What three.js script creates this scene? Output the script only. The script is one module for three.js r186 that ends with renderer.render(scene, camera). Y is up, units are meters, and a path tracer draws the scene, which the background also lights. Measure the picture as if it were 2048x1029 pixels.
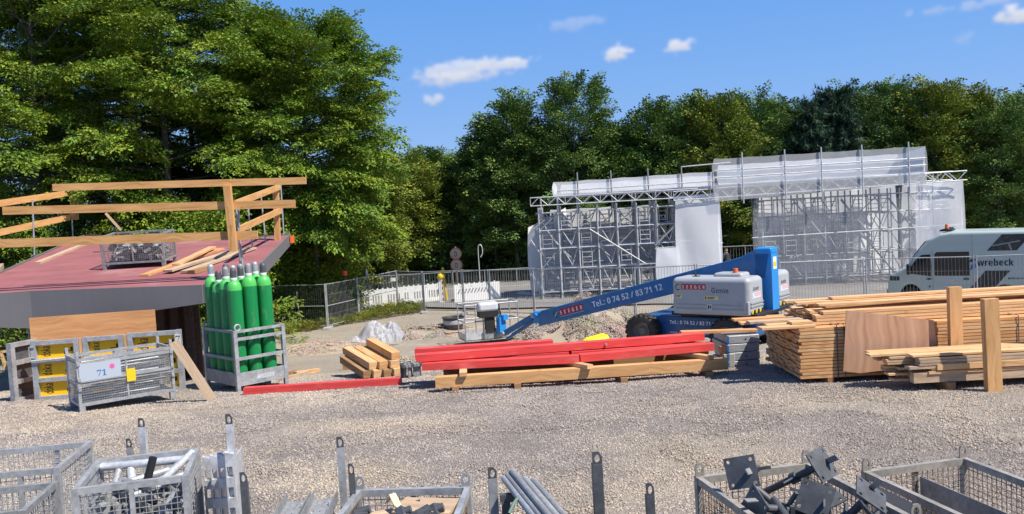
import * as THREE from 'three';
import { mergeGeometries } from 'three/addons/utils/BufferGeometryUtils.js';
import { RoundedBoxGeometry } from 'three/addons/geometries/RoundedBoxGeometry.js';
import { MarchingCubes } from 'three/addons/objects/MarchingCubes.js';

// ------------------------------------------------------------------ camera, sky, sun, exposure
const scene = new THREE.Scene();
const EYE = 3.15, FOCAL = 1700;                       // eye height above the yard at 15 m; focal length for a 2048 px wide frame
const camera = new THREE.PerspectiveCamera(2 * Math.atan(514.5 / FOCAL) * 180 / Math.PI, 2048 / 1029, 0.1, 2500);
camera.rotation.order = 'YXZ';
camera.position.set(0, EYE, 0);
camera.rotation.set(-3.18 * Math.PI / 180, 0, -3.2 * Math.PI / 180);
camera.updateMatrixWorld(true);

const renderer = new THREE.WebGLRenderer({ antialias: true });
renderer.setSize(1024, 514);
renderer.toneMapping = THREE.LinearToneMapping;
renderer.toneMappingExposure = 1.38;
renderer.shadowMap.enabled = true;

const SUN_DIR = new THREE.Vector3(0.47, 0.80, 0.30).normalize();
const sun = new THREE.DirectionalLight(new THREE.Color(1.0, 0.94, 0.84), 5.0);
sun.position.copy(SUN_DIR).multiplyScalar(120).add(new THREE.Vector3(0, 0, -25));
sun.target.position.set(0, 0, -25);
sun.castShadow = true;
sun.shadow.radius = 1;
Object.assign(sun.shadow.camera, { left: -60, right: 60, top: 60, bottom: -60, near: 1, far: 300 });
sun.shadow.mapSize.set(4096, 4096);
scene.add(sun, sun.target);

// a point of the place surveyed from the photograph: picture position and distance along the ground
function at(px, py, D) {
  const v = new THREE.Vector3((px - 1024) / FOCAL, -(py - 514.5) / FOCAL, -1).applyQuaternion(camera.quaternion);
  return v.multiplyScalar(D / -v.z).add(camera.position);
}

// ------------------------------------------------------------------ random numbers and noise
function rng(seed) { let a = seed >>> 0; return () => { a |= 0; a = a + 0x6D2B79F5 | 0; let t = Math.imul(a ^ a >>> 15, 1 | a); t = t + Math.imul(t ^ t >>> 7, 61 | t) ^ t; return ((t ^ t >>> 14) >>> 0) / 4294967296; }; }
const R0 = rng(77);
const lerp = (a, b, t) => a + (b - a) * t, clamp = (x, a = 0, b = 1) => Math.min(b, Math.max(a, x));
const smooth = (a, b, x) => { const t = clamp((x - a) / (b - a)); return t * t * (3 - 2 * t); };
function hash2(x, y, s) { let h = Math.imul(x, 374761393) + Math.imul(y, 668265263) + Math.imul(s, 1274126177) | 0; h = Math.imul(h ^ h >>> 13, 1274126177); return ((h ^ h >>> 16) >>> 0) / 4294967296; }
function vnoise(x, y, s, px = 1 << 20, py = px) {
  const xi = Math.floor(x), yi = Math.floor(y), fx = x - xi, fy = y - yi, ux = fx * fx * (3 - 2 * fx), uy = fy * fy * (3 - 2 * fy);
  const m = (a, n) => ((a % n) + n) % n;
  const a = hash2(m(xi, px), m(yi, py), s), b = hash2(m(xi + 1, px), m(yi, py), s), c = hash2(m(xi, px), m(yi + 1, py), s), d = hash2(m(xi + 1, px), m(yi + 1, py), s);
  return lerp(lerp(a, b, ux), lerp(c, d, ux), uy);
}
function fbm(x, y, s, oct = 4, px = 1 << 20, py = px) { let v = 0, a = 0.5, t = 0; for (let i = 0; i < oct; i++) { v += a * vnoise(x, y, s + i, px, py); t += a; a *= 0.5; x *= 2; y *= 2; px *= 2; py *= 2; } return v / t; }

// a sky of clear blue air, paler to the horizon, with a few small fair-weather clouds
{
  const W = 2048, H = 1024, data = new Float32Array(W * H * 4);
  const clouds = [[945, 138, 105, 20, 0.62, 1], [905, 155, 70, 14, 0.5, 2], [1000, 124, 60, 9, 0.5, 3], [868, 198, 17, 9, 0.6, 4], [1236, 106, 30, 16, 0.8, 5], [1357, 92, 26, 14, 0.75, 6], [2035, 27, 42, 17, 0.8, 7], [1150, 47, 52, 12, 0.22, 8], [1932, 74, 16, 12, 0.14, 9], [1990, 2, 130, 8, 0.3, 10], [2330, -40, 160, 40, 0.6, 11], [-300, 60, 120, 30, 0.5, 12]]
    .map(([x, y, rx, ry, a, s]) => { const d = at(x, y, 1).sub(camera.position).normalize(); return { az: Math.atan2(d.x, -d.z), el: Math.asin(d.y), rx: rx / FOCAL, ry: ry / FOCAL, a, s }; });
  for (let j = 0; j < H; j++) for (let i = 0; i < W; i++) {
    const el = ((j + 0.5) / H - 0.5) * Math.PI, phi = ((i + 0.5) / W - 0.5) * 2 * Math.PI;      // u = atan2(z, x)
    const dx = Math.cos(phi), dz = Math.sin(phi), az = Math.atan2(dx, -dz), e = Math.max(el, 0);
    const k = 1 - Math.exp(-e / 0.16), k2 = smooth(0.12, 1.2, e);
    let r = lerp(0.31, 0.062, k), g = lerp(0.45, 0.24, k), b = lerp(0.68, 0.62, k);
    r = lerp(r, 0.025, k2); g = lerp(g, 0.08, k2); b = lerp(b, 0.26, k2);
    for (const c of clouds) {
      const y = (el - c.el) / c.ry; if (Math.abs(y) > 2) continue;
      let da = az - c.az; da = Math.atan2(Math.sin(da), Math.cos(da)); const x = da * Math.cos(el) / c.rx - y * 0.25; if (Math.abs(x) > 2) continue;
      const n = fbm(az * 110 + c.s * 7, el * 230, 40 + c.s, 5), d = x * x + y * y;
      const m = clamp((1.05 - d - (n - 0.5) * 3.2) * 1.6) * c.a;
      const lit = 0.55 + 0.13 * clamp(y + 0.5);
      r = lerp(r, lit * 0.97, m); g = lerp(g, lit * 0.96, m); b = lerp(b, lit, m);
    }
    if (el < 0) { const q = smooth(0, 0.15, -el); r = lerp(r, 0.22, q); g = lerp(g, 0.2, q); b = lerp(b, 0.17, q); }
    const o = (j * W + i) * 4; data[o] = r; data[o + 1] = g; data[o + 2] = b; data[o + 3] = 1;
  }
  const sky = new THREE.DataTexture(data, W, H, THREE.RGBAFormat, THREE.FloatType);
  sky.mapping = THREE.EquirectangularReflectionMapping; sky.magFilter = THREE.LinearFilter; sky.minFilter = THREE.LinearFilter; sky.wrapS = THREE.RepeatWrapping;
  sky.colorSpace = THREE.LinearSRGBColorSpace; sky.needsUpdate = true;
  scene.background = sky; scene.environment = sky;
}

// ------------------------------------------------------------------ textures and materials
const enc = x => Math.round(255 * Math.pow(clamp(x), 1 / 2.2));
function tex(n, fn, { color = true, repeat = 1 } = {}) {
  const d = new Uint8Array(n * n * 4);
  for (let j = 0; j < n; j++) for (let i = 0; i < n; i++) {
    const c = fn(i / n, j / n), o = (j * n + i) * 4;
    if (color) { d[o] = enc(c[0]); d[o + 1] = enc(c[1]); d[o + 2] = enc(c[2]); } else { const q = Math.round(255 * clamp(c)); d[o] = d[o + 1] = d[o + 2] = q; }
    d[o + 3] = 255;
  }
  const t = new THREE.DataTexture(d, n, n); t.wrapS = t.wrapT = THREE.RepeatWrapping; t.magFilter = THREE.LinearFilter; t.minFilter = THREE.LinearMipmapLinearFilter; t.generateMipmaps = true;
  if (color) t.colorSpace = THREE.SRGBColorSpace; t.repeat.set(1 / repeat, 1 / repeat); t.needsUpdate = true; return t;
}
function canvasTex(w, h, draw) {
  const c = document.createElement('canvas'); c.width = w; c.height = h; const g = c.getContext('2d'); draw(g, w, h);
  const t = new THREE.CanvasTexture(c); t.colorSpace = THREE.SRGBColorSpace; t.anisotropy = 4; return t;
}
const std = (c, roughness = 0.8, metalness = 0, o = {}) => new THREE.MeshStandardMaterial({ color: Array.isArray(c) ? new THREE.Color().setRGB(...c) : c, roughness, metalness, ...o });

function woodTex(a, b, seed, knots = true) {           // grain runs along u, 2 m x 2 m
  return tex(512, (u, v) => {
    const warp = fbm(u * 4, v * 4, seed, 3, 4) * 0.12;
    let g = fbm(u * 3, (v + warp) * 60, seed + 9, 3, 3, 60), f = fbm(u * 40, v * 220, seed + 19, 2, 40, 220), p = fbm(u * 3, v * 14, seed + 31, 3, 3, 14);
    let t = clamp(0.15 + 0.55 * g * g * 2 + 0.25 * (f - 0.5) + 0.5 * (p - 0.5));
    if (knots) { const n = vnoise(u * 9, v * 16, seed + 50, 9, 16); if (n > 0.93) t = clamp(t + (n - 0.93) * 9); }
    return [lerp(a[0], b[0], t), lerp(a[1], b[1], t), lerp(a[2], b[2], t)];
  }, { repeat: 2 });
}
const woodT = woodTex([0.74, 0.52, 0.29], [0.46, 0.27, 0.115], 3), woodOldT = woodTex([0.62, 0.47, 0.32], [0.36, 0.24, 0.15], 23), plyT = woodTex([0.52, 0.30, 0.165], [0.34, 0.17, 0.085], 43, false), woodBrownT = woodTex([0.42, 0.245, 0.115], [0.24, 0.12, 0.05], 63);
const MAT = {};
const mw = (map, tint, r = 0.82) => new THREE.MeshStandardMaterial({ map, color: new THREE.Color().setRGB(...tint), roughness: r, bumpMap: map, bumpScale: 0.0015 });
MAT.wood = mw(woodT, [1.02, 0.93, 0.86]); MAT.woodWarm = mw(woodT, [1, 0.83, 0.66]); MAT.woodPale = mw(woodT, [1.08, 1.02, 0.98]); MAT.woodRed = mw(woodT, [0.98, 0.76, 0.6]);
MAT.boardEnd = mw(woodT, [0.86, 0.62, 0.42]); MAT.oldWood = mw(woodOldT, [1, 1, 1]); MAT.ply = mw(plyT, [1.25, 1.32, 1.5]); MAT.plyWarm = mw(plyT, [1.4, 1.25, 0.95]); MAT.brownWood = mw(woodBrownT, [1, 1, 1]); MAT.rail = mw(woodT, [1.0, 0.80, 0.56]);
const redT = tex(512, (u, v) => { const g = fbm(u * 6, v * 60, 5, 3, 6, 60), p = fbm(u * 5, v * 10, 8, 4, 5, 10), w = clamp((p - 0.6) * 3) * clamp(g * 2 - 0.6); return [lerp(0.80, 0.55, g) + w * 0.08, lerp(0.075, 0.04, g) + w * 0.24, lerp(0.07, 0.036, g) + w * 0.2]; }, { repeat: 2 });
MAT.red = new THREE.MeshStandardMaterial({ map: redT, roughness: 0.75, bumpMap: redT, bumpScale: 0.002 });
const galvT = tex(256, (u, v) => { const n = fbm(u * 22, v * 22, 71, 3, 22), m = fbm(u * 5, v * 5, 75, 3, 5), k = 0.36 + 0.2 * (n - 0.5) + 0.22 * (m - 0.5); return [k * 0.98, k, k * 1.02]; }, { repeat: 0.6 });
MAT.galv = new THREE.MeshStandardMaterial({ map: galvT, color: new THREE.Color().setRGB(1.15, 1.15, 1.15), roughness: 0.5, metalness: 0.35 });
MAT.galvDull = new THREE.MeshStandardMaterial({ map: galvT, color: new THREE.Color().setRGB(0.8, 0.8, 0.8), roughness: 0.62, metalness: 0.25 });
MAT.alu = new THREE.MeshStandardMaterial({ map: galvT, color: new THREE.Color().setRGB(1.6, 1.6, 1.62), roughness: 0.42, metalness: 0.3 });
MAT.rustSteel = new THREE.MeshStandardMaterial({ map: tex(256, (u, v) => { const n = fbm(u * 9, v * 9, 91, 5, 9); return [lerp(0.20, 0.30, n), lerp(0.13, 0.21, n), lerp(0.09, 0.14, n)]; }, { repeat: 0.8 }), roughness: 0.75, metalness: 0.2 });
MAT.darkSteel = new THREE.MeshStandardMaterial({ map: galvT, color: new THREE.Color().setRGB(0.28, 0.29, 0.31), roughness: 0.55, metalness: 0.3 });
MAT.white = std([0.78, 0.78, 0.76], 0.5); MAT.black = std([0.015, 0.015, 0.016], 0.6); MAT.rubber = std([0.045, 0.041, 0.037], 0.9); MAT.yellow = std([0.80, 0.55, 0.01], 0.55); MAT.orange = std([0.85, 0.16, 0.03], 0.35);
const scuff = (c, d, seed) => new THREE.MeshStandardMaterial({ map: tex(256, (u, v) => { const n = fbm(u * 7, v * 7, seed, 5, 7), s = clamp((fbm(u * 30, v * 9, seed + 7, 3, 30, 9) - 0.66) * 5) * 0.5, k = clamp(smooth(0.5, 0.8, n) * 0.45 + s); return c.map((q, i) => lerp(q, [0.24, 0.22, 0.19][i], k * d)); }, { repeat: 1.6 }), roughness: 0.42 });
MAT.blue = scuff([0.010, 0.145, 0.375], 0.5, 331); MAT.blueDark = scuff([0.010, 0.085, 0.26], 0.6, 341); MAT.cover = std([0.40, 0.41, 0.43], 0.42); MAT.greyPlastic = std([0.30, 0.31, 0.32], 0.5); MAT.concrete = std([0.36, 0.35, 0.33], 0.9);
MAT.glass = std([0.012, 0.015, 0.017], 0.06, 0);

// ------------------------------------------------------------------ geometry helpers
const V = (x, y, z) => new THREE.Vector3(x, y, z);
function strip(g) { g = g.index ? g.toNonIndexed() : g; for (const k of Object.keys(g.attributes)) if (!['position', 'normal', 'uv', 'color'].includes(k)) g.deleteAttribute(k); if (!g.attributes.uv) g.setAttribute('uv', new THREE.BufferAttribute(new Float32Array(g.attributes.position.count * 2), 2)); return g; }
function merge(list) { return list.length === 1 ? strip(list[0]) : mergeGeometries(list.map(strip)); }
let uvSeed = 0;
function box(w, h, d, x = 0, y = 0, z = 0, rx = 0, ry = 0, rz = 0) {
  const g = new THREE.BoxGeometry(w, h, d), uv = g.attributes.uv, S = [w, h, d], long = S.indexOf(Math.max(w, h, d)), o1 = (uvSeed * 0.37) % 2, o2 = (uvSeed++ * 0.61) % 2;
  const ax = [[2, 1], [2, 1], [0, 2], [0, 2], [0, 1], [0, 1]];
  for (let f = 0; f < 6; f++) for (let k = 0; k < 4; k++) { const i = f * 4 + k, [a, b] = ax[f]; let u = uv.getX(i) * S[a], v = uv.getY(i) * S[b]; if (b === long) [u, v] = [v, u]; uv.setXY(i, u + o1, v + o2 + f * 0.23); }
  if (rx || ry || rz) g.applyMatrix4(new THREE.Matrix4().makeRotationFromEuler(new THREE.Euler(rx, ry, rz)));
  g.translate(x, y, z); return g;
}
function rbox(w, h, d, r, x = 0, y = 0, z = 0, seg = 2) { const g = new RoundedBoxGeometry(w, h, d, seg, r); g.translate(x, y, z); return g; }
function basis(a, b) {
  const d = b.clone().sub(a), L = d.length(), X = d.normalize(), up = Math.abs(X.y) > 0.95 ? V(0, 0, 1) : V(0, 1, 0), Z = X.clone().cross(up).normalize(), Y = Z.clone().cross(X).normalize();
  return [new THREE.Matrix4().makeBasis(X, Y, Z).setPosition(a.clone().add(b).multiplyScalar(0.5)), L];
}
function beam(a, b, w, h, chamfer = 0) {              // a squared timber or bar from a to b: w across, h high
  const [m, L] = basis(a, b);
  const g = box(L, h, w); if (chamfer) { }
  return g.applyMatrix4(m);
}
function rod(a, b, r, n = 6, r2 = r) {
  const [m, L] = basis(a, b), g = new THREE.CylinderGeometry(r2, r, L, n, 1), uv = g.attributes.uv;
  for (let i = 0; i < uv.count; i++) uv.setXY(i, uv.getX(i) * 0.3, uv.getY(i) * L);
  g.rotateZ(-Math.PI / 2); return g.applyMatrix4(m);
}
function tubePath(pts, r, n = 6, seg = 24) { return new THREE.TubeGeometry(new THREE.CatmullRomCurve3(pts, false, 'centripetal'), seg, r, n, false); }
function extrude(pts, depth, o = {}) {                // outline in x,y; thickness along z, centred
  const s = new THREE.Shape(pts.map(p => new THREE.Vector2(...p))); for (const h of o.holes || []) s.holes.push(new THREE.Path(h.map(p => new THREE.Vector2(...p))));
  const g = new THREE.ExtrudeGeometry(s, { depth, bevelEnabled: !!o.bevel, bevelSize: o.bevel || 0, bevelThickness: o.bevel || 0, bevelSegments: o.seg || 2, bevelOffset: o.bevel ? -o.bevel : 0, curveSegments: 10 });
  g.translate(0, 0, -depth / 2); return g;
}
const taken = {};
function numbered(n) { const k = taken[n] = (taken[n] || 0) + 1; return k === 1 ? n : n + '_' + String(k - 1).padStart(3, '0'); }
function mesh(name, geoms, mat, parent) {
  const m = new THREE.Mesh(Array.isArray(geoms) ? merge(geoms) : geoms, mat); m.castShadow = m.receiveShadow = true; m.name = parent ? name : numbered(name); (parent || scene).add(m); return m;
}
function tag(o, label, category, group, kind) { Object.assign(o.userData, { label, category }); if (group) o.userData.group = group; o.userData.kind = kind || 'thing'; return o; }
function thing(name, label, category, pos = V(0, 0, 0), turn = 0, group) { const o = new THREE.Group(); o.name = numbered(name); o.position.copy(pos); o.rotation.y = turn; scene.add(o); return tag(o, label, category, group); }
function setting(o, label, category) { o.userData = { kind: 'structure', label, category }; return o; }
function decal(parent, name, w, h, map, pos, turn = [0, 0, 0], o = {}) {   // flat print stuck on a surface
  const m = mesh(name, new THREE.PlaneGeometry(w, h), new THREE.MeshStandardMaterial({ map, roughness: 0.55, transparent: !!o.clear, alphaTest: o.clear ? 0.5 : 0 }), parent); m.position.set(...pos); m.rotation.set(...turn); return m;
}

// ------------------------------------------------------------------ the ground
const DROP = [[-60, 2.6], [0, 2.75], [6, 2.92], [10, 3.02], [15, 3.15], [18, 3.38], [21, 3.70], [25, 4.10], [29, 4.28], [34, 4.37], [40, 4.42], [60, 4.5], [100, 4.6], [2000, 4.8]];
function drop0(D) { let i = 0; while (i < DROP.length - 2 && D > DROP[i + 1][0]) i++; const [a, b] = [DROP[i], DROP[i + 1]]; return lerp(a[1], b[1], clamp((D - a[0]) / (b[0] - a[0]))); }
const drop = D => (drop0(D - 1.2) + drop0(D - 0.4) + drop0(D + 0.4) + drop0(D + 1.2)) / 4;
const gy = (x, z) => EYE - drop(-z) + (-z < 34 ? (fbm(x * 0.5 + 50, z * 0.5 + 50, 4, 4) - 0.5) * 0.10 * smooth(34, 30, -z) : 0);
const ground = (x, D, up = 0) => V(x, gy(x, -D) + up, -D);
function onGround(px, py) { let lo = 1, hi = 200; for (let i = 0; i < 50; i++) { const m = (lo + hi) / 2, p = at(px, py, m); if (p.y > gy(p.x, p.z)) lo = m; else hi = m; } const p = at(px, py, lo); p.y = gy(p.x, p.z); return p; }
{
  const Ds = [-120, -40, -15, -6]; for (let d = -3; d < 36; d += 0.45) Ds.push(d); for (let d = 36; d < 60; d += 2) Ds.push(d); Ds.push(70, 90, 130, 200, 350, 700, 1500);
  const Xs = [-1500, -600, -200, -90, -50]; for (let x = -32; x <= 32; x += 0.6) Xs.push(x); Xs.push(50, 90, 200, 600, 1500);
  const pos = [], col = [], uv = [], idx = [];
  for (const D of Ds) for (const x of Xs) {
    pos.push(x, gy(x, -D), -D); uv.push(x, D);
    const n = fbm(x * 0.35 + 9, D * 0.5, 12, 4), m = fbm(x * 1.1, D * 1.3, 15, 3);
    // crusher-run gravel in the near yard, bare tan subsoil further out, grass verge past the road
    const tan = clamp(smooth(16.3, 19.5, D + (n - 0.5) * 6) * 0.85 + 0.6 * smooth(0.52, 0.7, fbm(x * 0.45 + 31, D * 0.8, 18, 4))), green = smooth(52, 53, D + (m - 0.5) * 2);
    let c = [lerp(0.33, 0.53, tan), lerp(0.282, 0.455, tan), lerp(0.252, 0.362, tan)].map(k => k * (0.86 + 0.3 * m));
    c = c.map((k, i) => lerp(k, [0.07, 0.10, 0.03][i], green)); col.push(...c);
  }
  const nx = Xs.length; for (let j = 0; j < Ds.length - 1; j++) for (let i = 0; i < nx - 1; i++) { const a = j * nx + i; idx.push(a, a + 1, a + nx, a + 1, a + nx + 1, a + nx); }
  const g = new THREE.BufferGeometry(); g.setAttribute('position', new THREE.Float32BufferAttribute(pos, 3)); g.setAttribute('color', new THREE.Float32BufferAttribute(col, 3)); g.setAttribute('uv', new THREE.Float32BufferAttribute(uv, 2)); g.setIndex(idx); g.computeVertexNormals();
  const cell = (u, v, n, s) => { const x = u * n, y = v * n, xi = Math.floor(x), yi = Math.floor(y); let d1 = 9, d2 = 9, id = 0; for (let a = -1; a < 2; a++) for (let b = -1; b < 2; b++) { const X = ((xi + a) % n + n) % n, Y = ((yi + b) % n + n) % n, dx = xi + a + hash2(X, Y, s) - x, dy = yi + b + hash2(X, Y, s + 1) - y, d = dx * dx + dy * dy; if (d < d1) { d2 = d1; d1 = d; id = hash2(X, Y, s + 2); } else if (d < d2) d2 = d; } return [Math.sqrt(d1), Math.sqrt(d2), id]; };
  const gravC = tex(1024, (u, v) => { const [d1, d2, id] = cell(u, v, 60, 3), [, , id2] = cell(u, v, 140, 13); const k = 0.72 + 0.4 * id * id + 0.3 * (id2 - 0.5); return [k * (1.0 + 0.05 * (id2 - 0.5)), k, k * (0.98 - 0.08 * (id - 0.5))]; }, { repeat: 2 });
  const gravB = tex(1024, (u, v) => { const [d1, d2] = cell(u, v, 60, 3), [e1, e2] = cell(u, v, 140, 13); return clamp(0.7 * Math.min(1, (d2 - d1) * 2.2) + 0.3 * Math.min(1, (e2 - e1) * 2)); }, { color: false, repeat: 2 });
  const m = mesh('ground', g, new THREE.MeshStandardMaterial({ vertexColors: true, map: gravC, bumpMap: gravB, bumpScale: 0.02, roughness: 0.95 }));
  setting(m, 'gravel yard and bare subsoil sloping down to the road', 'ground');
}
const slope = (x, z, e = 0.2) => V(-(gy(x + e, z) - gy(x - e, z)) / (2 * e), 1, -(gy(x, z + e) - gy(x, z - e)) / (2 * e)).normalize();
// loose stones lying on the gravel: patches of real stones spread over the yard
function stonePatch(seed, R, count, smin, smax) {
  const r = rng(seed), out = [], base = [0, 1, 2].map(k => { const g = new THREE.IcosahedronGeometry(1, 0); const p = g.attributes.position, q = rng(seed + k), mem = {}; for (let i = 0; i < p.count; i++) { const key = [p.getX(i), p.getY(i), p.getZ(i)].map(v => v.toFixed(3)).join(); const s = mem[key] ??= 0.72 + 0.5 * q(); p.setXYZ(i, p.getX(i) * s, p.getY(i) * s, p.getZ(i) * s); } g.computeVertexNormals(); return g; });
  for (let i = 0; i < count; i++) {
    const a = r() * 6.283, d = R * Math.sqrt(r()), s = lerp(smin, smax, Math.pow(r(), 2.2)), g = base[i % 3].clone();
    g.applyMatrix4(new THREE.Matrix4().compose(V(Math.cos(a) * d, s * 0.25, Math.sin(a) * d), new THREE.Quaternion().setFromEuler(new THREE.Euler(r() * 6, r() * 6, r() * 6)), V(s, s * (0.5 + 0.3 * r()), s * (0.7 + 0.4 * r()))));
    const k = 0.84 + 0.24 * r() + (r() > 0.965 ? 0.25 : 0), w = r(), c = new Float32Array(g.attributes.position.count * 3); for (let j = 0; j < c.length; j += 3) { c[j] = k * (1 + 0.05 * w); c[j + 1] = k; c[j + 2] = k * (1.02 - 0.1 * w); }
    g.setAttribute('color', new THREE.BufferAttribute(c, 3)); out.push(g);
  }
  return mergeGeometries(out.map(strip));
}
const stoneMat = new THREE.MeshStandardMaterial({ vertexColors: true, color: new THREE.Color().setRGB(0.39, 0.344, 0.31), roughness: 0.93 });
function stones(name, label, geo, list, mat = stoneMat) {
  const im = new THREE.InstancedMesh(geo, mat, list.length), m = new THREE.Matrix4(), c = new THREE.Color(), q = new THREE.Quaternion(), q2 = new THREE.Quaternion();
  list.forEach(([p, n, a, s, k], i) => { q.setFromUnitVectors(V(0, 1, 0), n); q2.setFromAxisAngle(V(0, 1, 0), a); im.setMatrixAt(i, m.compose(p, q.clone().multiply(q2), V(s, s, s))); im.setColorAt(i, c.setRGB(...k)); });
  im.castShadow = im.receiveShadow = true; im.name = numbered(name); scene.add(im); return tag(im, label, 'gravel', null, 'stuff');
}
const patches = [1, 2, 3].map(k => stonePatch(100 + k, 0.62, 900, 0.006, 0.0165));
{
  const r = rng(5), lists = [[], [], []];
  for (let D = 4; D < 19; D += 0.62) for (let x = -0.66 * D - 1.2; x < 0.66 * D + 1.2; x += 0.72) {
    const X = x + (r() - 0.5) * 0.5, d = D + (r() - 0.5) * 0.5, n = slope(X, -d);
    const t = smooth(0.45, 0.68, fbm(X * 0.45 + 31, d * 0.8, 18, 4)), f = (0.86 + 0.28 * r()) * (0.9 + 0.2 * fbm(X * 0.25, d * 0.5, 28, 3)); lists[Math.floor(r() * 3)].push([ground(X, d, -0.002), n, r() * 6.28, 1, [f * (1 + 0.26 * t), f * (1 + 0.22 * t), f * (1 + 0.10 * t)]]);
  }
  lists.forEach((l, i) => stones('gravel', ['grey brown crushed gravel strewn over the yard', 'tan crushed stones among the gravel of the yard', 'mixed loose gravel stones of the yard'][i], patches[i], l));
}

// ------------------------------------------------------------------ the road beyond the fence
{
  const asphalt = tex(512, (u, v) => { const n = fbm(u * 60, v * 60, 33, 2, 60), p = fbm(u * 5, v * 5, 36, 4, 5), k = 0.20 + 0.10 * (n - 0.5) + 0.09 * (p - 0.5); return [k * 1.06, k, k * 0.95]; }, { repeat: 6 });
  const sheet = (pts, lift) => { const g = new THREE.ShapeGeometry(new THREE.Shape(pts.map(([x, D]) => new THREE.Vector2(x, -D)))); const p = g.attributes.position, uv = g.attributes.uv; for (let i = 0; i < p.count; i++) { const x = p.getX(i), z = p.getY(i); p.setXYZ(i, x, EYE - 4.42 + lift, z); uv.setXY(i, x, z); } const ix = g.index.array; for (let i = 0; i < ix.length; i += 3) [ix[i], ix[i + 1]] = [ix[i + 1], ix[i]]; g.computeVertexNormals(); if (g.attributes.normal.getY(0) < 0) { for (let i = 0; i < ix.length; i += 3) [ix[i], ix[i + 1]] = [ix[i + 1], ix[i]]; g.computeVertexNormals(); } return g; };
  const road = mesh('road', sheet([[-80, 42], [-6, 41], [-1, 37.5], [6, 36], [13, 32.4], [34, 29], [80, 26], [80, 50], [-80, 51.5]], 0.10), new THREE.MeshStandardMaterial({ map: asphalt, roughness: 0.9 })); setting(road, 'pale grey asphalt road behind the fence', 'road');
  const paint = std([0.62, 0.62, 0.6], 0.7);
  const line = (pts, n) => { const m = mesh('road_marking', sheet(pts, 0.106), paint); return setting(m, n, 'road marking'); };
  line([[-30, 48.6], [60, 47.2], [60, 47.36], [-30, 48.76]], 'white edge line along the far side of the road');
  line([[0.1, 43.4], [1.6, 41.6], [2.3, 41.6], [0.3, 44.6]], 'white triangular marking painted on the road');
  line([[9.5, 34.2], [14.5, 33.4], [14.5, 33.55], [9.5, 34.35]], 'thin white line painted on the asphalt behind the fence');
}

// ------------------------------------------------------------------ trees and shrubs
const barkMat = new THREE.MeshStandardMaterial({ map: tex(256, (u, v) => { const n = fbm(u * 14, v * 5, 55, 4, 14, 5), k = lerp(0.055, 0.13, n); return [k * 1.05, k * 0.95, k * 0.8]; }, { repeat: 1 }), roughness: 0.95 });
function leafSpray(seed, n, L, W, leaf, flat) {         // a twig with many small leaves, growing along +x from the origin
  const r = rng(seed), P = [], C = [], q = new THREE.Quaternion(), e = new THREE.Euler();
  for (let i = 0; i < n; i++) {
    const t = Math.pow(r(), 0.8), side = (r() * 2 - 1), x = t * L, z = side * W * 0.5 * (1 - 0.55 * t) * Math.sqrt(Math.abs(side)), y = -0.16 * L * t * t + (r() - 0.5) * flat;
    q.setFromEuler(e.set((r() - 0.5) * 1.5, -side * 0.9 + (r() - 0.5) * 1.2, (r() - 0.65) * 1.3, 'YXZ'));
    const s = leaf * (0.65 + 0.7 * r()), pts = [V(0, 0, 0), V(s * 0.55, 0.05 * s, s * 0.33), V(s * 1.15, -0.12 * s, 0), V(s * 0.55, 0.05 * s, -s * 0.33)].map(p => p.applyQuaternion(q).add(V(x, y, z)));
    for (const k of [0, 1, 2, 0, 2, 3]) { P.push(pts[k].x, pts[k].y, pts[k].z); }
    const b = 0.72 + 0.55 * r(), w = r(); for (let k = 0; k < 6; k++) C.push(b * (0.85 + 0.45 * w * w), b, b * (0.9 - 0.3 * w));
  }
  const g = new THREE.BufferGeometry(); g.setAttribute('position', new THREE.Float32BufferAttribute(P, 3)); g.setAttribute('color', new THREE.Float32BufferAttribute(C, 3)); g.setAttribute('uv', new THREE.Float32BufferAttribute(new Float32Array(P.length / 3 * 2), 2)); g.computeVertexNormals(); return g;
}
function needleSpray(seed, n) {
  const r = rng(seed), P = [], C = [];
  for (let i = 0; i < n; i++) { const t = r(), a = r() * 6.28, l = 0.16 + 0.14 * r(), b = V(t * 0.7, -0.05 * t + 0.12 * t * t, 0), d = V(0.6, Math.sin(a) * 0.8 + 0.2, Math.cos(a) * 0.9).normalize(), s = d.clone().cross(V(0.3, 1, 0.2)).normalize().multiplyScalar(0.016), p = [b.clone().add(s), b.clone().sub(s), b.clone().addScaledVector(d, l)]; for (const v of p) P.push(v.x, v.y, v.z); const k = 0.7 + 0.6 * r(); C.push(k, k, k, k, k, k, k, k, k); }
  const g = new THREE.BufferGeometry(); g.setAttribute('position', new THREE.Float32BufferAttribute(P, 3)); g.setAttribute('color', new THREE.Float32BufferAttribute(C, 3)); g.setAttribute('uv', new THREE.Float32BufferAttribute(new Float32Array(P.length / 3 * 2), 2)); g.computeVertexNormals(); return g;
}
const SPRAY = { beech: [1, 2, 3].map(k => leafSpray(300 + k, 84, 1.05, 0.95, 0.092, 0.14)), bush: [1, 2].map(k => leafSpray(320 + k, 56, 0.7, 0.8, 0.10, 0.30)), far: [1, 2].map(k => leafSpray(340 + k, 84, 1.15, 0.95, 0.115, 0.35)), pine: [1, 2].map(k => needleSpray(360 + k, 110)) };
const leafMat = new THREE.MeshPhysicalMaterial({ vertexColors: true, color: 0xffffff, roughness: 0.6, transmission: 0.3, thickness: 0, specularIntensity: 0.4 });
const leafDull = new THREE.MeshPhysicalMaterial({ vertexColors: true, color: 0xffffff, roughness: 0.7, specularIntensity: 0.35 });
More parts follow.
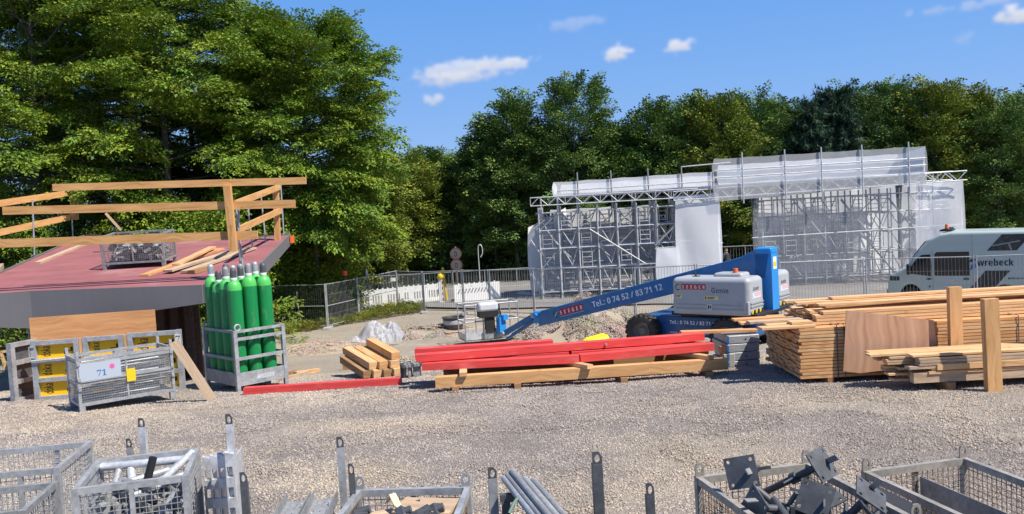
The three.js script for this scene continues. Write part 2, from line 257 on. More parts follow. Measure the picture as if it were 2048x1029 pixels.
function crown(parent, kind, list, mat, r, tone, vary) {     // list of [position, outward azimuth, pitch, scale]
  const geos = SPRAY[kind], m = new THREE.Matrix4(), q = new THREE.Quaternion(), c = new THREE.Color();
  let im; const all = list; geos.forEach((geo, gi) => { const list = all.filter((_, i) => i % geos.length === gi); im = new THREE.InstancedMesh(geo, mat, list.length);
  list.forEach(([p, az, pitch, s], i) => {
    q.setFromEuler(new THREE.Euler((r() - 0.5) * 0.7, az, pitch, 'YZX')); im.setMatrixAt(i, m.compose(p, q, V(s, s, s * (r() > 0.5 ? 1 : -1))));
    const k = 0.75 + 0.5 * r(), y = r() * vary; im.setColorAt(i, c.setRGB(tone[0] * k * (1 + 0.9 * y), tone[1] * k * (1 + 0.35 * y), tone[2] * k * (1 - 0.3 * y)));
  });
  im.name = 'crown'; im.userData.kind = 'stuff'; im.castShadow = im.receiveShadow = true; parent.add(im); }); return im;
}
function tree(name, label, o) {
  const r = rng(o.seed), g0 = EYE - drop(o.D), X = o.x, t = thing(name, label, o.cat || 'tree', V(X, g0 - 0.05, -o.D), 0, o.group);
  const h = o.h, R = o.r, cb = (o.base ?? 0.12) * h, rad = o.trunk ?? 0.013 * h, lean = o.lean || [0, 0];
  const axis = k => V(lean[0] * k * k + Math.sin(k * 5 + o.seed) * 0.02 * h * k, h * 0.97 * k, lean[1] * k * k + Math.cos(k * 4 + o.seed) * 0.02 * h * k);
  const tg = []; for (let i = 0; i < 9; i++) tg.push(rod(axis(i / 9), axis((i + 1.03) / 9), rad * (1 - i / 9.5), 8, rad * (1 - (i + 1) / 9.5)));
  mesh('trunk', tg, barkMat, t);
  const list = [], nl = o.limbs || 26, conifer = o.kind === 'pine';
  for (let i = 0; i < nl; i++) {
    const k = Math.pow((i + 0.5 + (r() - 0.5) * 0.6) / nl, 0.92), az = i * 2.399 + (r() - 0.5) * 0.7, y0 = cb + (h * 0.96 - cb) * k;
    const prof = conifer ? (1 - k) * 0.9 + 0.1 : Math.pow(Math.sin(Math.PI * clamp(0.16 + 0.80 * k)), 0.75) * (o.cone ? 1 - o.cone * k * k : 1);
    const L = R * prof * (0.78 + 0.44 * r()), up = conifer ? lerp(-0.05, 0.5, k) : lerp(0.12, 1.05, k) * (o.up ?? 1), st = axis(y0 / (h * 0.97)), dir = V(Math.cos(az), 0, Math.sin(az));
    const droop = o.droop ?? 0.22, pt = s => st.clone().addScaledVector(dir, L * s).add(V(0, L * (up * s - droop * s * s * (1 - k * 0.6)), 0));
    mesh('limb', [rod(pt(0), pt(0.5), Math.max(0.02, rad * 0.34 * (1 - k * 0.6)), 5, Math.max(0.015, rad * 0.2 * (1 - k * 0.6))), rod(pt(0.48), pt(0.95), Math.max(0.015, rad * 0.2 * (1 - k * 0.6)), 4, 0.01)], barkMat, t);
    const ns = Math.max(5, Math.round((o.n || 1200) / nl * (0.35 + prof * 0.9)));
    for (let j = 0; j < ns; j++) {
      const s = lerp(o.inner ?? 0.22, 1.0, Math.pow(r(), 0.65)), lat = (r() * 2 - 1), p = pt(s), side = V(-dir.z, 0, dir.x);
      p.addScaledVector(side, lat * L * (o.spread ?? 0.3) * (1.1 - 0.55 * s)).add(V(0, (r() - 0.5) * (o.thick ?? 0.35) - Math.abs(lat) * 0.12 * L, 0));
      if (p.y < 0.15) p.y = 0.15 + r() * 0.3;
      list.push([p, -Math.atan2(dir.z, dir.x) - lat * 0.9, (o.pitch ?? -0.12) + (r() - 0.5) * 0.6 + k * (o.rise ?? 0.35), (o.size ?? 1) * (0.5 + 0.95 * r())]);
    }
  }
  crown(t, o.kind || 'beech', list, o.dull ? leafDull : leafMat, r, o.tone, o.vary ?? 0.5); return t;
}
function shrub(name, label, o) {
  const r = rng(o.seed), t = thing(name, label, o.cat || 'shrub', V(o.x, (o.y0 ?? EYE - drop(o.D)) - 0.03, -o.D), 0, o.group), list = [], ns = o.stems || 7;
  for (let i = 0; i < ns; i++) { const a = i * 2.4 + r(), e = V(Math.cos(a) * o.r * 0.6, o.h * (0.6 + 0.3 * r()), Math.sin(a) * o.r * 0.6); mesh('stem', rod(V(0, 0, 0), e, 0.03, 5, 0.008), barkMat, t); }
  for (let i = 0; i < o.n; i++) {
    const a = r() * 6.283, u = Math.pow(r(), 0.4), v = r(), bump = 0.8 + 0.3 * Math.sin(a * 3 + o.seed) + 0.2 * Math.sin(v * 9 + a * 5), rr = o.r * u * bump * Math.sqrt(Math.max(0.06, 1 - Math.pow(v, 2.2)));
    list.push([V(Math.cos(a) * rr, 0.1 + o.h * v * (0.85 + 0.15 * bump), Math.sin(a) * rr), -a + (r() - 0.5) * 1.4, 0.15 + (r() - 0.5) * 1.0, (o.size ?? 1) * (0.6 + 0.6 * r())]);
  }
  crown(t, o.kind || 'bush', list, o.dull ? leafDull : leafMat, r, o.tone, o.vary ?? 0.5); return t;
}
const xAt = (px, D) => at(px, 560, D).x;
// the beech wood behind the red roof
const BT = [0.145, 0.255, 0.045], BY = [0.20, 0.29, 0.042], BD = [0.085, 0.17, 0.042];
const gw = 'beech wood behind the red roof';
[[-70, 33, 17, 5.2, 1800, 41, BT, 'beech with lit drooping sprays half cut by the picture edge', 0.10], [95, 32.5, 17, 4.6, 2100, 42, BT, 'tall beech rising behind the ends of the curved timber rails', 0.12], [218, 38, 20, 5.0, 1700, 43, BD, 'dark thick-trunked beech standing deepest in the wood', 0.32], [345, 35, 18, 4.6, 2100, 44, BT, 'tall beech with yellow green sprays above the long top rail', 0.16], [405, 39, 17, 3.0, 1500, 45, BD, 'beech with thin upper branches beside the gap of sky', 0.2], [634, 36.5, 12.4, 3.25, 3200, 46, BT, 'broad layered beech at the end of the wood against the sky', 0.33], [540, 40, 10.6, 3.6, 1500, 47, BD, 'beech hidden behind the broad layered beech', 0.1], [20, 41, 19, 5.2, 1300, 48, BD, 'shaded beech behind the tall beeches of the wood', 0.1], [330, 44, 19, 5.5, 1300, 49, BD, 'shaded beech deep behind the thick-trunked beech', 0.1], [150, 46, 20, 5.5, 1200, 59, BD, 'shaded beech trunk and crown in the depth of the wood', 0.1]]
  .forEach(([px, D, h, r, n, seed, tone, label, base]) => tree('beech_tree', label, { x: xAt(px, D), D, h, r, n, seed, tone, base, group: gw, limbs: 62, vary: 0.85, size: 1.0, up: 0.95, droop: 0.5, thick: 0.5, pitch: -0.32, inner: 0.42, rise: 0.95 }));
// shrubs and saplings along the wood's edge
const gs = 'saplings along the edge of the wood';
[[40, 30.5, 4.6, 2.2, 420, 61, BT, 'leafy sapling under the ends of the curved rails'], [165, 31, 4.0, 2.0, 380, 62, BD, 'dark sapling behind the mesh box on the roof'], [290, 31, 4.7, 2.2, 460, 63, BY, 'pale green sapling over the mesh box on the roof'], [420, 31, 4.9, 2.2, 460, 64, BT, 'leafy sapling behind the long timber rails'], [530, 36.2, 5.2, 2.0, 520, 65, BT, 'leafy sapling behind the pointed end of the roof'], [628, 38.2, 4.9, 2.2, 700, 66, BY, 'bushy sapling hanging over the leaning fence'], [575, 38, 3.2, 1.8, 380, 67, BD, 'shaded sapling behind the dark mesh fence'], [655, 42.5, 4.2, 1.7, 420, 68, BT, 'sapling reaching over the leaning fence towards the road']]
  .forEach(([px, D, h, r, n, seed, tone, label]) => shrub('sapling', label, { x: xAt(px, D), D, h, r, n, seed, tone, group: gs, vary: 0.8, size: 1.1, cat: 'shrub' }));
// the wood across the road
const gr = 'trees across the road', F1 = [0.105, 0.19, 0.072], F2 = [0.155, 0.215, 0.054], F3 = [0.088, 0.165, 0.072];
const rowTop = (px, py, D) => at(px, py, D).y - (EYE - drop(D));
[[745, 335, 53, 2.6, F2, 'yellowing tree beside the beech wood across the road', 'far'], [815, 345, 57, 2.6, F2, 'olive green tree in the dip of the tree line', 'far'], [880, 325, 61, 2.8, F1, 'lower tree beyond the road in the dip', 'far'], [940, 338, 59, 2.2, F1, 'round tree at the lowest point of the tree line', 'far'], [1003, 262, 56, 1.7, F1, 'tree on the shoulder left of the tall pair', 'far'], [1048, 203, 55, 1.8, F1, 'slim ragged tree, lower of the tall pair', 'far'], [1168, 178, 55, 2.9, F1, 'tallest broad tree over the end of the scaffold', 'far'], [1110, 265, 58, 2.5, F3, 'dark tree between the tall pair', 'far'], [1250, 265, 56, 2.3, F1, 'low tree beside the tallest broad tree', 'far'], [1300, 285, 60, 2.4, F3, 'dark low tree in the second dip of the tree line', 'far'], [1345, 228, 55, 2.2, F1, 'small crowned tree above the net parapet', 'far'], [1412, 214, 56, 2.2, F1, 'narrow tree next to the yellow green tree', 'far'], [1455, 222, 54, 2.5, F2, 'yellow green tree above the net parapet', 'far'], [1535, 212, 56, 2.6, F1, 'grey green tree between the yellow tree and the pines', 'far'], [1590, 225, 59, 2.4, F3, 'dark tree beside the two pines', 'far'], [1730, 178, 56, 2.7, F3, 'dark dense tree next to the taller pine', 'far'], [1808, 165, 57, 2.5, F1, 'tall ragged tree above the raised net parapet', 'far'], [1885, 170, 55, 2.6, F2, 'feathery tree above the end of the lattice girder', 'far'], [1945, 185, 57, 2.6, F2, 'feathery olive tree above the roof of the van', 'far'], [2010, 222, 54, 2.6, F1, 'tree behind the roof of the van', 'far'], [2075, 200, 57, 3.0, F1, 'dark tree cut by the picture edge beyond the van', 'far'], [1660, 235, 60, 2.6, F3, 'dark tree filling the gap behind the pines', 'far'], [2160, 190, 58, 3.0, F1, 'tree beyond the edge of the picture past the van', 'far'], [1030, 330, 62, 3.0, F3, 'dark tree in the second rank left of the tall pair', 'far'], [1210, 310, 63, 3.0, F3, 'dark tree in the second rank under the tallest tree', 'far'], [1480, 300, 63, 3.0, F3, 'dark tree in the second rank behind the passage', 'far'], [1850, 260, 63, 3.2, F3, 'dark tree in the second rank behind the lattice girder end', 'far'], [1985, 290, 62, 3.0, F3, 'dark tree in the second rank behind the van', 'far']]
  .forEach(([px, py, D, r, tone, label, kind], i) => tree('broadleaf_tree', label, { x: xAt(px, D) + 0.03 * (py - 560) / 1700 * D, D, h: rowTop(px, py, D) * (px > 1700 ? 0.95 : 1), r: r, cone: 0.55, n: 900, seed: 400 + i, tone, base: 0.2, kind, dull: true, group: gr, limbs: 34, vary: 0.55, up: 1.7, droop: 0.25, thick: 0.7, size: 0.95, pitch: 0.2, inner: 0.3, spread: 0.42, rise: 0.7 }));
[[1625, 208, 54, 2.0, 'bushy pine, shorter of the two pines'], [1672, 172, 54.5, 2.0, 'taller pine with an upright leading shoot']].forEach(([px, py, D, r, label], i) => tree('pine_tree', label, { x: xAt(px, D), D, h: rowTop(px, py, D), r, n: 900, seed: 480 + i, tone: [0.05, 0.10, 0.065], base: 0.25, kind: 'pine', dull: true, group: gr, limbs: 44, vary: 0.2, droop: -0.1, thick: 0.35, size: 1.25 }));
function mass(name, label, cat, kind, list, mat, r, tone, vary) { const g = new THREE.Group(); g.name = numbered(name); scene.add(g); tag(g, label, cat, null, 'stuff'); crown(g, kind, list, mat, r, tone, vary); return g; }
// low growth under those trees, seen as one mass
{
  const r = rng(900), list = []; for (let i = 0; i < 5200; i++) { const D = 56 + 11 * r(), x = lerp(-14, 46, r()), h = 1.2 + 4.2 * r(); list.push([V(x, EYE - drop(D) + h * r(), -D), r() * 6.28, (r() - 0.5), 1.3 + 0.8 * r()]); }
  mass('undergrowth', 'leafy undergrowth filling the foot of the wood across the road', 'undergrowth', 'far', list, leafDull, r, F1, 0.4);
  const r2 = rng(901), l2 = []; for (let i = 0; i < 3200; i++) { const D = 37 + 14 * r2(), x = xAt(lerp(-160, 690, r2()), D); l2.push([V(x, EYE - drop(D) + 2.6 * r2() * r2() + 0.1, -D), r2() * 6.28, r2() - 0.5, 1.1 + 0.6 * r2()]); }
  mass('undergrowth', 'shaded brambles on the floor of the beech wood', 'undergrowth', 'bush', l2, leafDull, r2, BT, 0.4);
  const r3 = rng(902), l3 = []; for (let i = 0; i < 900; i++) { const px = lerp(560, 840, r3()), D = lerp(33, 38.5, (px - 560) / 280) + (r3() - 0.2) * 2.4, x = xAt(px, D), k = Math.exp(-Math.pow((px - 780) / 50, 2)); l3.push([V(x, EYE - drop(D) + (0.04 + 0.26 * k) * r3() + 0.03, -D), r3() * 6.28, 0.5 + 0.6 * r3(), 0.25 + 0.35 * r3()]); }
  mass('weeds', 'sunlit weeds and grass growing along the fence foot', 'weeds', 'bush', l3, leafMat, r3, [0.15, 0.20, 0.05], 0.9);
  // the hill far behind
  const r4 = rng(903), l4 = []; for (let i = 0; i < 2600; i++) { const D = 150 + 60 * r4(), x = lerp(-60, 40, r4()), top = 13.5 + 2.5 * fbm(x * 0.12, 3, 77, 3); l4.push([V(x, -2 + (top) * Math.pow(r4(), 0.6), -D), r4() * 6.28, (r4() - 0.5), 3.5 + 2 * r4()]); }
  mass('distant_forest', 'hazy wooded ridge far beyond the dip in the trees', 'forest', 'far', l4, leafDull, r4, [0.035, 0.06, 0.025], 0.2);
}

// ------------------------------------------------------------------ the low building with the red roof
const roofY = D => 1.85 + 0.11 * (D - 18.5);
function onRoof(px, py, up = 0) { let lo = 8, hi = 60; for (let i = 0; i < 50; i++) { const m = (lo + hi) / 2, p = at(px, py, m); if (p.y > roofY(m) + up) lo = m; else hi = m; } return at(px, py, lo); }
{
  const rf = thing('flat_roofed_building', 'low building with red membrane roof and grey metal fascia', 'building', V(0, 0, 0));
  const edge = [[-160, 604], [62, 586], [405, 574], [520, 529], [578, 471], [455, 481], [340, 481], [170, 472], [0, 548], [-160, 588]].map(([x, y]) => onRoof(x, y));
  const redRoof = tex(512, (u, v) => { const n = fbm(u * 10, v * 10, 201, 4, 10), s = fbm(u * 5, v * 22, 205, 3, 5, 22), d = smooth(0.52, 0.72, fbm(u * 4, v * 4, 209, 4, 4)), k = 0.9 + 0.3 * (n - 0.5) + 0.3 * (s - 0.5); return [lerp(0.33, 0.43, d) * k, lerp(0.115, 0.23, d) * k, lerp(0.12, 0.225, d) * k]; }, { repeat: 5 });
  const cen = edge.reduce((a, b) => a.clone().add(b)).multiplyScalar(1 / edge.length), P = [], U = [];
  edge.forEach((a, i) => { const b = edge[(i + 1) % edge.length]; for (const p of [a, b, cen]) { P.push(p.x, roofY(-p.z), p.z); U.push(p.x, p.z); } });
  const g = new THREE.BufferGeometry(); g.setAttribute('position', new THREE.Float32BufferAttribute(P, 3)); g.setAttribute('uv', new THREE.Float32BufferAttribute(U, 2)); g.computeVertexNormals();
  mesh('roof_membrane', g, new THREE.MeshStandardMaterial({ map: redRoof, roughness: 0.8 }), rf);
  const under = g.clone().translate(0, -0.28, 0); mesh('soffit', under, std([0.16, 0.16, 0.165], 0.8), rf);
  const fascia = new THREE.MeshStandardMaterial({ map: tex(256, (u, v) => { const k = 0.165 + 0.02 * (fbm(u * 4, v * 4, 231, 4, 4) - 0.5) + 0.012 * (fbm(u * 40, v * 3, 235, 2, 40, 3) - 0.5); return [k * 1.03, k * 0.98, k]; }, { repeat: 3 }), roughness: 0.5 });
  const depth = [0.52, 0.80, 0.36, 0.33, 0.28, 0.28, 0.28, 0.28, 0.28, 0.4];
  edge.forEach((a, i) => {
    const j = (i + 1) % edge.length, b = edge[j], out = V(b.z - a.z, 0, -(b.x - a.x)).normalize(); if (out.dot(a.clone().sub(cen)) < 0) out.negate(); out.multiplyScalar(0.05);
    const q = [a.clone().add(V(0, 0.045, 0)), b.clone().add(V(0, 0.045, 0)), b.clone().add(V(0, -depth[j], 0)), a.clone().add(V(0, -depth[i], 0))], o = q.map(p => p.clone().add(out));
    const pts = [], quad = (A, B, C, D) => pts.push(A, B, C, A, C, D); quad(o[0], o[1], o[2], o[3]); quad(q[1], q[0], q[3], q[2]); quad(q[0], q[1], o[1], o[0]); quad(o[3], o[2], q[2], q[3]); quad(q[0], o[0], o[3], q[3]); quad(o[1], q[1], q[2], o[2]);
    const f = new THREE.BufferGeometry().setFromPoints(pts), uv = []; pts.forEach(p => uv.push(p.x + p.z, p.y)); f.setAttribute('uv', new THREE.Float32BufferAttribute(uv, 2)); f.computeVertexNormals();
    mesh('fascia', f, fascia, rf);
  });
  for (const [px, py, w] of [[577, 487, 0.35], [541, 512, 0.12]]) { const p = onRoof(px, py - 14); mesh('corner_reflector', box(0.05, 0.22, w, p.x + 0.1, p.y - 0.1, p.z), MAT.orange, rf); }
  // dark sheet piles carrying the roof
  const pileMat = new THREE.MeshStandardMaterial({ map: tex(256, (u, v) => { const n = fbm(u * 20, v * 3, 221, 4, 20, 3); return [lerp(0.06, 0.13, n), lerp(0.036, 0.075, n), lerp(0.03, 0.06, n)]; }, { repeat: 1.2 }), roughness: 0.85 });
  const a = at(225, 700, 20.4), b = at(404, 700, 20.6), n = 13;
  for (let i = 0; i < n; i++) { const p = a.clone().lerp(b, (i + 0.5) / n), w = a.distanceTo(b) / n, k = i % 2, y0 = gy(p.x, p.z) - 0.25, y1 = roofY(-p.z) - 0.3; mesh('sheet_pile', box(w * 0.99, y1 - y0, 0.05, p.x, (y0 + y1) / 2, p.z + (k ? 0.11 : 0)), pileMat, rf); if (i) mesh('pile_web', box(0.04, y1 - y0, 0.13, p.x - w / 2, (y0 + y1) / 2, p.z + 0.055), pileMat, rf); }
  for (const px of [-60, 140]) { const p = at(px, 700, 23), y0 = gy(p.x, p.z) - 0.1, y1 = roofY(23) - 0.28; mesh('column', box(0.2, y1 - y0, 0.2, p.x, (y0 + y1) / 2, p.z), MAT.darkSteel, rf); }
}
// timber guard rails round the roof
{
  const gr = 'timber guard rails on the red roof', rail = (a, b, label, w = 0.05, h = 0.16) => tag(mesh('guard_rail', beam(a, b, w, h), MAT.rail), label, 'guard rail', gr);
  const D = 19.05;
  rail(at(105, 375.5, D), at(612, 361.5, D), 'uppermost long timber rail spanning the near edge of the roof', 0.05, 0.155);
  rail(at(5, 422, D), at(590, 408, D), 'middle long timber rail at the near edge of the roof', 0.05, 0.18);
  rail(at(-60, 489.5, D), at(515, 470, D), 'lowest long timber rail passing in front of the mesh box', 0.05, 0.19);
  rail(at(470, 408, 21.4), at(559, 374, 25.7), 'upper short rail following the pointed edge of the roof', 0.05, 0.17);
  rail(at(476, 460, 21.4), at(562, 421, 25.7), 'lower short rail following the pointed edge of the roof', 0.05, 0.17);
  rail(at(167, 382, 30), at(-40, 413, 25.2), 'upper curved-looking rail along the far side of the roof', 0.05, 0.2);
  rail(at(155, 431, 30), at(-40, 474, 25.2), 'lower rail along the far side of the roof', 0.05, 0.2);
  const gp = 'guard rail posts', post = (a, b, w, label, m = MAT.rail) => tag(mesh('rail_post', beam(a, b, w, w * 0.8), m), label, 'post', gp);
  post(at(454, 372, D - 0.09), at(467, 503, D - 0.09), 0.155, 'timber post carrying the three long rails above the gas cylinders');
  post(at(551, 374, 25.62), at(555, 482, 25.62), 0.16, 'timber post at the pointed end of the roof');
  post(at(147, 367, 29.95), at(149, 440, 29.95), 0.2, 'short timber post joining the rails on the far side of the roof');
  const tube = (px, py, qx, D1, label, base) => { const b = onRoof(qx, base ?? 0), a = at(px, py, -b.z); return tag(mesh('stanchion', [rod(b, a, 0.024, 8), box(0.14, 0.012, 0.14, b.x, b.y + 0.006, b.z)], MAT.galv), label, 'stanchion', 'steel guard rail stanchions'); };
  tube(64, 400, 68, 25, 'steel stanchion under the far rails beside the picture edge', 511); tube(143, 436, 145, 30, 'steel stanchion below the short timber post', 474);
  tube(493, 392, 505, 0, 'steel stanchion in the middle of the pointed roof edge', 500); tube(521, 388, 531, 0, 'steel stanchion second from the pointed end of the roof', 484); tube(561, 370, 567, 0, 'steel stanchion at the very tip of the roof', 468);
  const nearT = (px, py, qx, qy, Dd, label) => { const a = at(px, py, Dd), b = at(qx, qy, Dd); b.y = Math.max(b.y, roofY(Dd)); return tag(mesh('stanchion', [rod(b, a, 0.026, 8), box(0.14, 0.012, 0.14, b.x, b.y + 0.006, b.z)], MAT.galv), label, 'stanchion', 'steel guard rail stanchions'); };
  nearT(471, 412, 487, 552, 19.2, 'steel stanchion bolted next to the timber post'); nearT(476, 412, 481, 552, 19.35, 'second steel stanchion close behind the timber post');
}
// boards and a mesh box lying on the roof
{
  const lie = (x1, y1, x2, y2, w, h, label, m, lift = 0) => { const a = onRoof(x1, y1), b = onRoof(x2, y2); a.y += h / 2 + 0.004 + lift; b.y += h / 2 + 0.004 + lift; return tag(mesh('roof_board', beam(a, b, w, h), m), label, 'board', 'boards lying on the red roof'); };
  lie(74, 529, 168, 491, 0.16, 0.06, 'single old board lying alone on the roof', MAT.oldWood);
  lie(287, 554, 440, 500, 0.24, 0.05, 'wide board at the edge of the board heap on the roof', MAT.woodRed); lie(335, 549, 470, 507, 0.26, 0.05, 'board in the middle of the heap on the roof', MAT.oldWood, 0.05); lie(352, 540, 425, 504, 0.2, 0.05, 'short board on top of the heap on the roof', MAT.wood, 0.1);
  lie(370, 548, 505, 500, 0.25, 0.05, 'outermost board of the heap under the stanchions', MAT.oldWood, 0.02); lie(382, 549, 412, 541, 0.22, 0.09, 'short brown block beside the board heap', MAT.brownWood); lie(-14, 558, 3, 538, 0.1, 0.14, 'timber block at the picture edge on the roof', MAT.oldWood);
}
// ------------------------------------------------------------------ wire mesh boxes (local: x length, z depth, origin on the ground)
function wireSheet(w, h, step, r) { const out = []; for (let x = step; x < w - step * 0.4; x += step) out.push(box(r * 2, h, r * 2, x - w / 2, h / 2, 0)); for (let y = step; y < h - step * 0.4; y += step) out.push(box(w, r * 2, r * 2, 0, y, r)); return out; }
function meshBox(label, o) {
  const { w, d, h } = o, t = thing('mesh_box', label, 'mesh box', o.pos, o.turn, o.group || 'galvanised mesh boxes'), m = o.mat || MAT.galv, f = o.foot ?? 0.12, p = o.bar || 0.05, wire = o.wire || m;
  for (const [sx, sz] of [[-1, -1], [1, -1], [1, 1], [-1, 1]]) { mesh('corner_post', box(p, h - f, p, sx * (w - p) / 2, f + (h - f) / 2, sz * (d - p) / 2), m, t); mesh('foot', box(p * 1.9, f, p * 1.9, sx * (w / 2 - p), f / 2 - 0.001, sz * (d / 2 - p)), m, t); if (o.eyes && o.eyes.includes(sx + ',' + sz)) { const e = extrude([[-0.034, 0], [0.034, 0], [0.034, 0.07], [0.018, 0.098], [-0.018, 0.098], [-0.034, 0.07]], 0.012, { holes: [Array.from({ length: 12 }, (_, i) => [0.019 * Math.cos(i * 0.5236), 0.055 + 0.026 * Math.sin(i * 0.5236)])] }); e.translate(sx * (w / 2 - 0.034), h - 0.002, sz * (d - p) / 2); mesh('lifting_eye', e, m, t); } }
  const rails = o.rails || [f + 0.03, h - 0.026];
  for (const y of rails) { for (const s of [-1, 1]) { mesh('side_rail', box(w - 2 * p, p, p * 0.8, 0, y, s * (d / 2 - p * 0.5)), m, t); mesh('end_rail', box(p * 0.8, p, d - 2 * p, s * (w / 2 - p * 0.5), y, 0), m, t); } }
  mesh('floor_sheet', box(w - 2 * p, 0.015, d - 2 * p, 0, f + 0.03, 0), m, t);
  const ih = h - f - 0.1, st = o.step || 0.05, wr = o.wr || 0.0025;
  for (const s of [-1, 1]) { const g = merge(wireSheet(w - 2 * p, ih, st, wr)); g.translate(0, f + 0.055, s * (d / 2 - p * 0.6)); mesh('wire_mesh', g, wire, t).userData.kind = 'stuff'; const e = merge(wireSheet(d - 2 * p, ih, st, wr)); e.rotateY(Math.PI / 2); e.translate(s * (w / 2 - p * 0.6), f + 0.055, 0); mesh('wire_mesh', e, wire, t).userData.kind = 'stuff'; }
  for (const s of [-1, 1]) for (const x of o.mullions || [0]) mesh('mullion', box(p * 0.7, ih, p * 0.5, x, f + 0.05 + ih / 2, s * (d / 2 - p * 0.35)), m, t);
  return t;
}
{
  const p = onRoof(270, 536); p.z -= 0.35; p.y = roofY(-p.z); const t = meshBox('mesh box full of grey rubble standing on the red roof', { w: 1.58, d: 0.9, h: 0.86, pos: p, turn: 0.03, foot: 0.12, mat: MAT.galvDull, bar: 0.045 });
  t.rotation.x = 0.108;
  const r = rng(31), rub = []; for (let i = 0; i < 110; i++) { const s = 0.05 + 0.1 * r(); rub.push(box(s * 2, s * 0.5, s * 1.3, (r() - 0.5) * 1.3, 0.2 + 0.5 * r(), (r() - 0.5) * 0.7, r() * 3, r() * 3, r() * 3)); }
  const rb = mesh('rubble', rub, std([0.34, 0.34, 0.34], 0.8)); rb.position.copy(t.position); rb.rotation.copy(t.rotation); tag(rb, 'grey rubble heaped inside the mesh box on the roof', 'rubble', null, 'stuff');
  const c = onRoof(208, 512), q = c.clone().add(V(0.02, 0.98, -0.6)), b = mesh('roof_board', beam(q.clone().add(V(-0.12, 0.24, 0.1)), q.clone().add(V(0.22, -0.28, -0.05)), 0.14, 0.07), MAT.oldWood); tag(b, 'short board end sticking out of the mesh box on the roof', 'board', 'boards lying on the red roof');
}
// box with the number plate in front of the formwork
{
  const a = onGround(163, 826), b = onGround(349, 801), u = b.clone().sub(a), L = Math.hypot(u.x, u.z), turn = Math.atan2(-u.z, u.x), w = L + 0.06, d = 0.85, h = 1.0;
  const mid = a.clone().add(b).multiplyScalar(0.5), back = V(-Math.sin(turn), 0, -Math.cos(turn)); mid.addScaledVector(back, d / 2); mid.y = (a.y + b.y) / 2;
  const t = meshBox('lidded mesh box with the blue number 71 before the formwork', { w, d, h, pos: mid, turn, foot: 0.13, rails: [0.16, 0.54, 0.97], step: 0.042, eyes: false, mullions: [0] });
  const z = d / 2;
  mesh('number_plate', box(w * 0.42, 0.31, 0.008, -w * 0.27, 0.74, z + 0.012), std([0.42, 0.47, 0.54], 0.55), t);
  decal(t, 'number', 0.26, 0.2, canvasTex(256, 192, (g, W, H) => { g.clearRect(0, 0, W, H); g.fillStyle = '#3d6da8'; g.font = 'bold 150px serif'; g.textAlign = 'center'; g.textBaseline = 'middle'; g.fillText('71', W / 2, H / 2); }), [-w * 0.27 + 0.02, 0.70, z + 0.019], [0, 0, 0], { clear: true });
  const dot = new THREE.CircleGeometry(0.045, 20); dot.translate(-w * 0.27 + 0.2, 0.79, z + 0.018); mesh('paint_dot', dot, std([0.75, 0.10, 0.30], 0.6), t);
  mesh('yellow_tag', box(0.155, 0.235, 0.006, 0.06, 0.58, z + 0.022, 0, 0, 0.02), MAT.yellow, t);
  mesh('flap_rail', [box(w - 0.08, 0.055, 0.035, 0, 0.90, z - 0.01), box(w - 0.08, 0.05, 0.035, 0, 0.59, z - 0.004)], MAT.galv, t); for (const s of [-1, 1]) for (const y of [0.45, 0.62, 0.9]) mesh('hinge', box(0.05, 0.06, 0.03, s * (w / 2 - 0.03), y, z + 0.012), MAT.galv, t);
  for (const [sx, sz] of [[-1, -1], [1, -1], [1, 1], [-1, 1]]) mesh('stacking_pin', box(0.05, 0.13, 0.05, sx * (w / 2 - 0.025), h + 0.06, sz * (d / 2 - 0.025)), MAT.galv, t);
  const r = rng(8), tub = []; for (let i = 0; i < 26; i++) { const y = 0.2 + 0.028 * i + 0.02 * r(), zz = (r() - 0.5) * d * 0.7; tub.push([y, zz]); }
  tub.forEach(([y, zz], i) => { const m = mesh('steel_bar', rod(V(-w * 0.44 + 0.08 * r(), y, zz), V(w * 0.44 - 0.08 * r(), y + (r() - 0.5) * 0.05, zz + (r() - 0.5) * 0.1), 0.016 + 0.012 * r(), 6), i % 3 ? MAT.galv : MAT.alu); m.position.copy(t.position); m.rotation.copy(t.rotation); tag(m, 'thin galvanised bar lying inside the box numbered 71', 'bar', 'bars inside the box numbered 71'); });
  // leaning plank at its end
  const f = onGround(424, 802), top = at(347, 684, -f.z - 0.25); tag(mesh('plank', beam(f.clone().add(V(0, 0.02, 0)), top, 0.05, 0.17), MAT.oldWood), 'single plank leaning against the box numbered 71', 'plank');
}
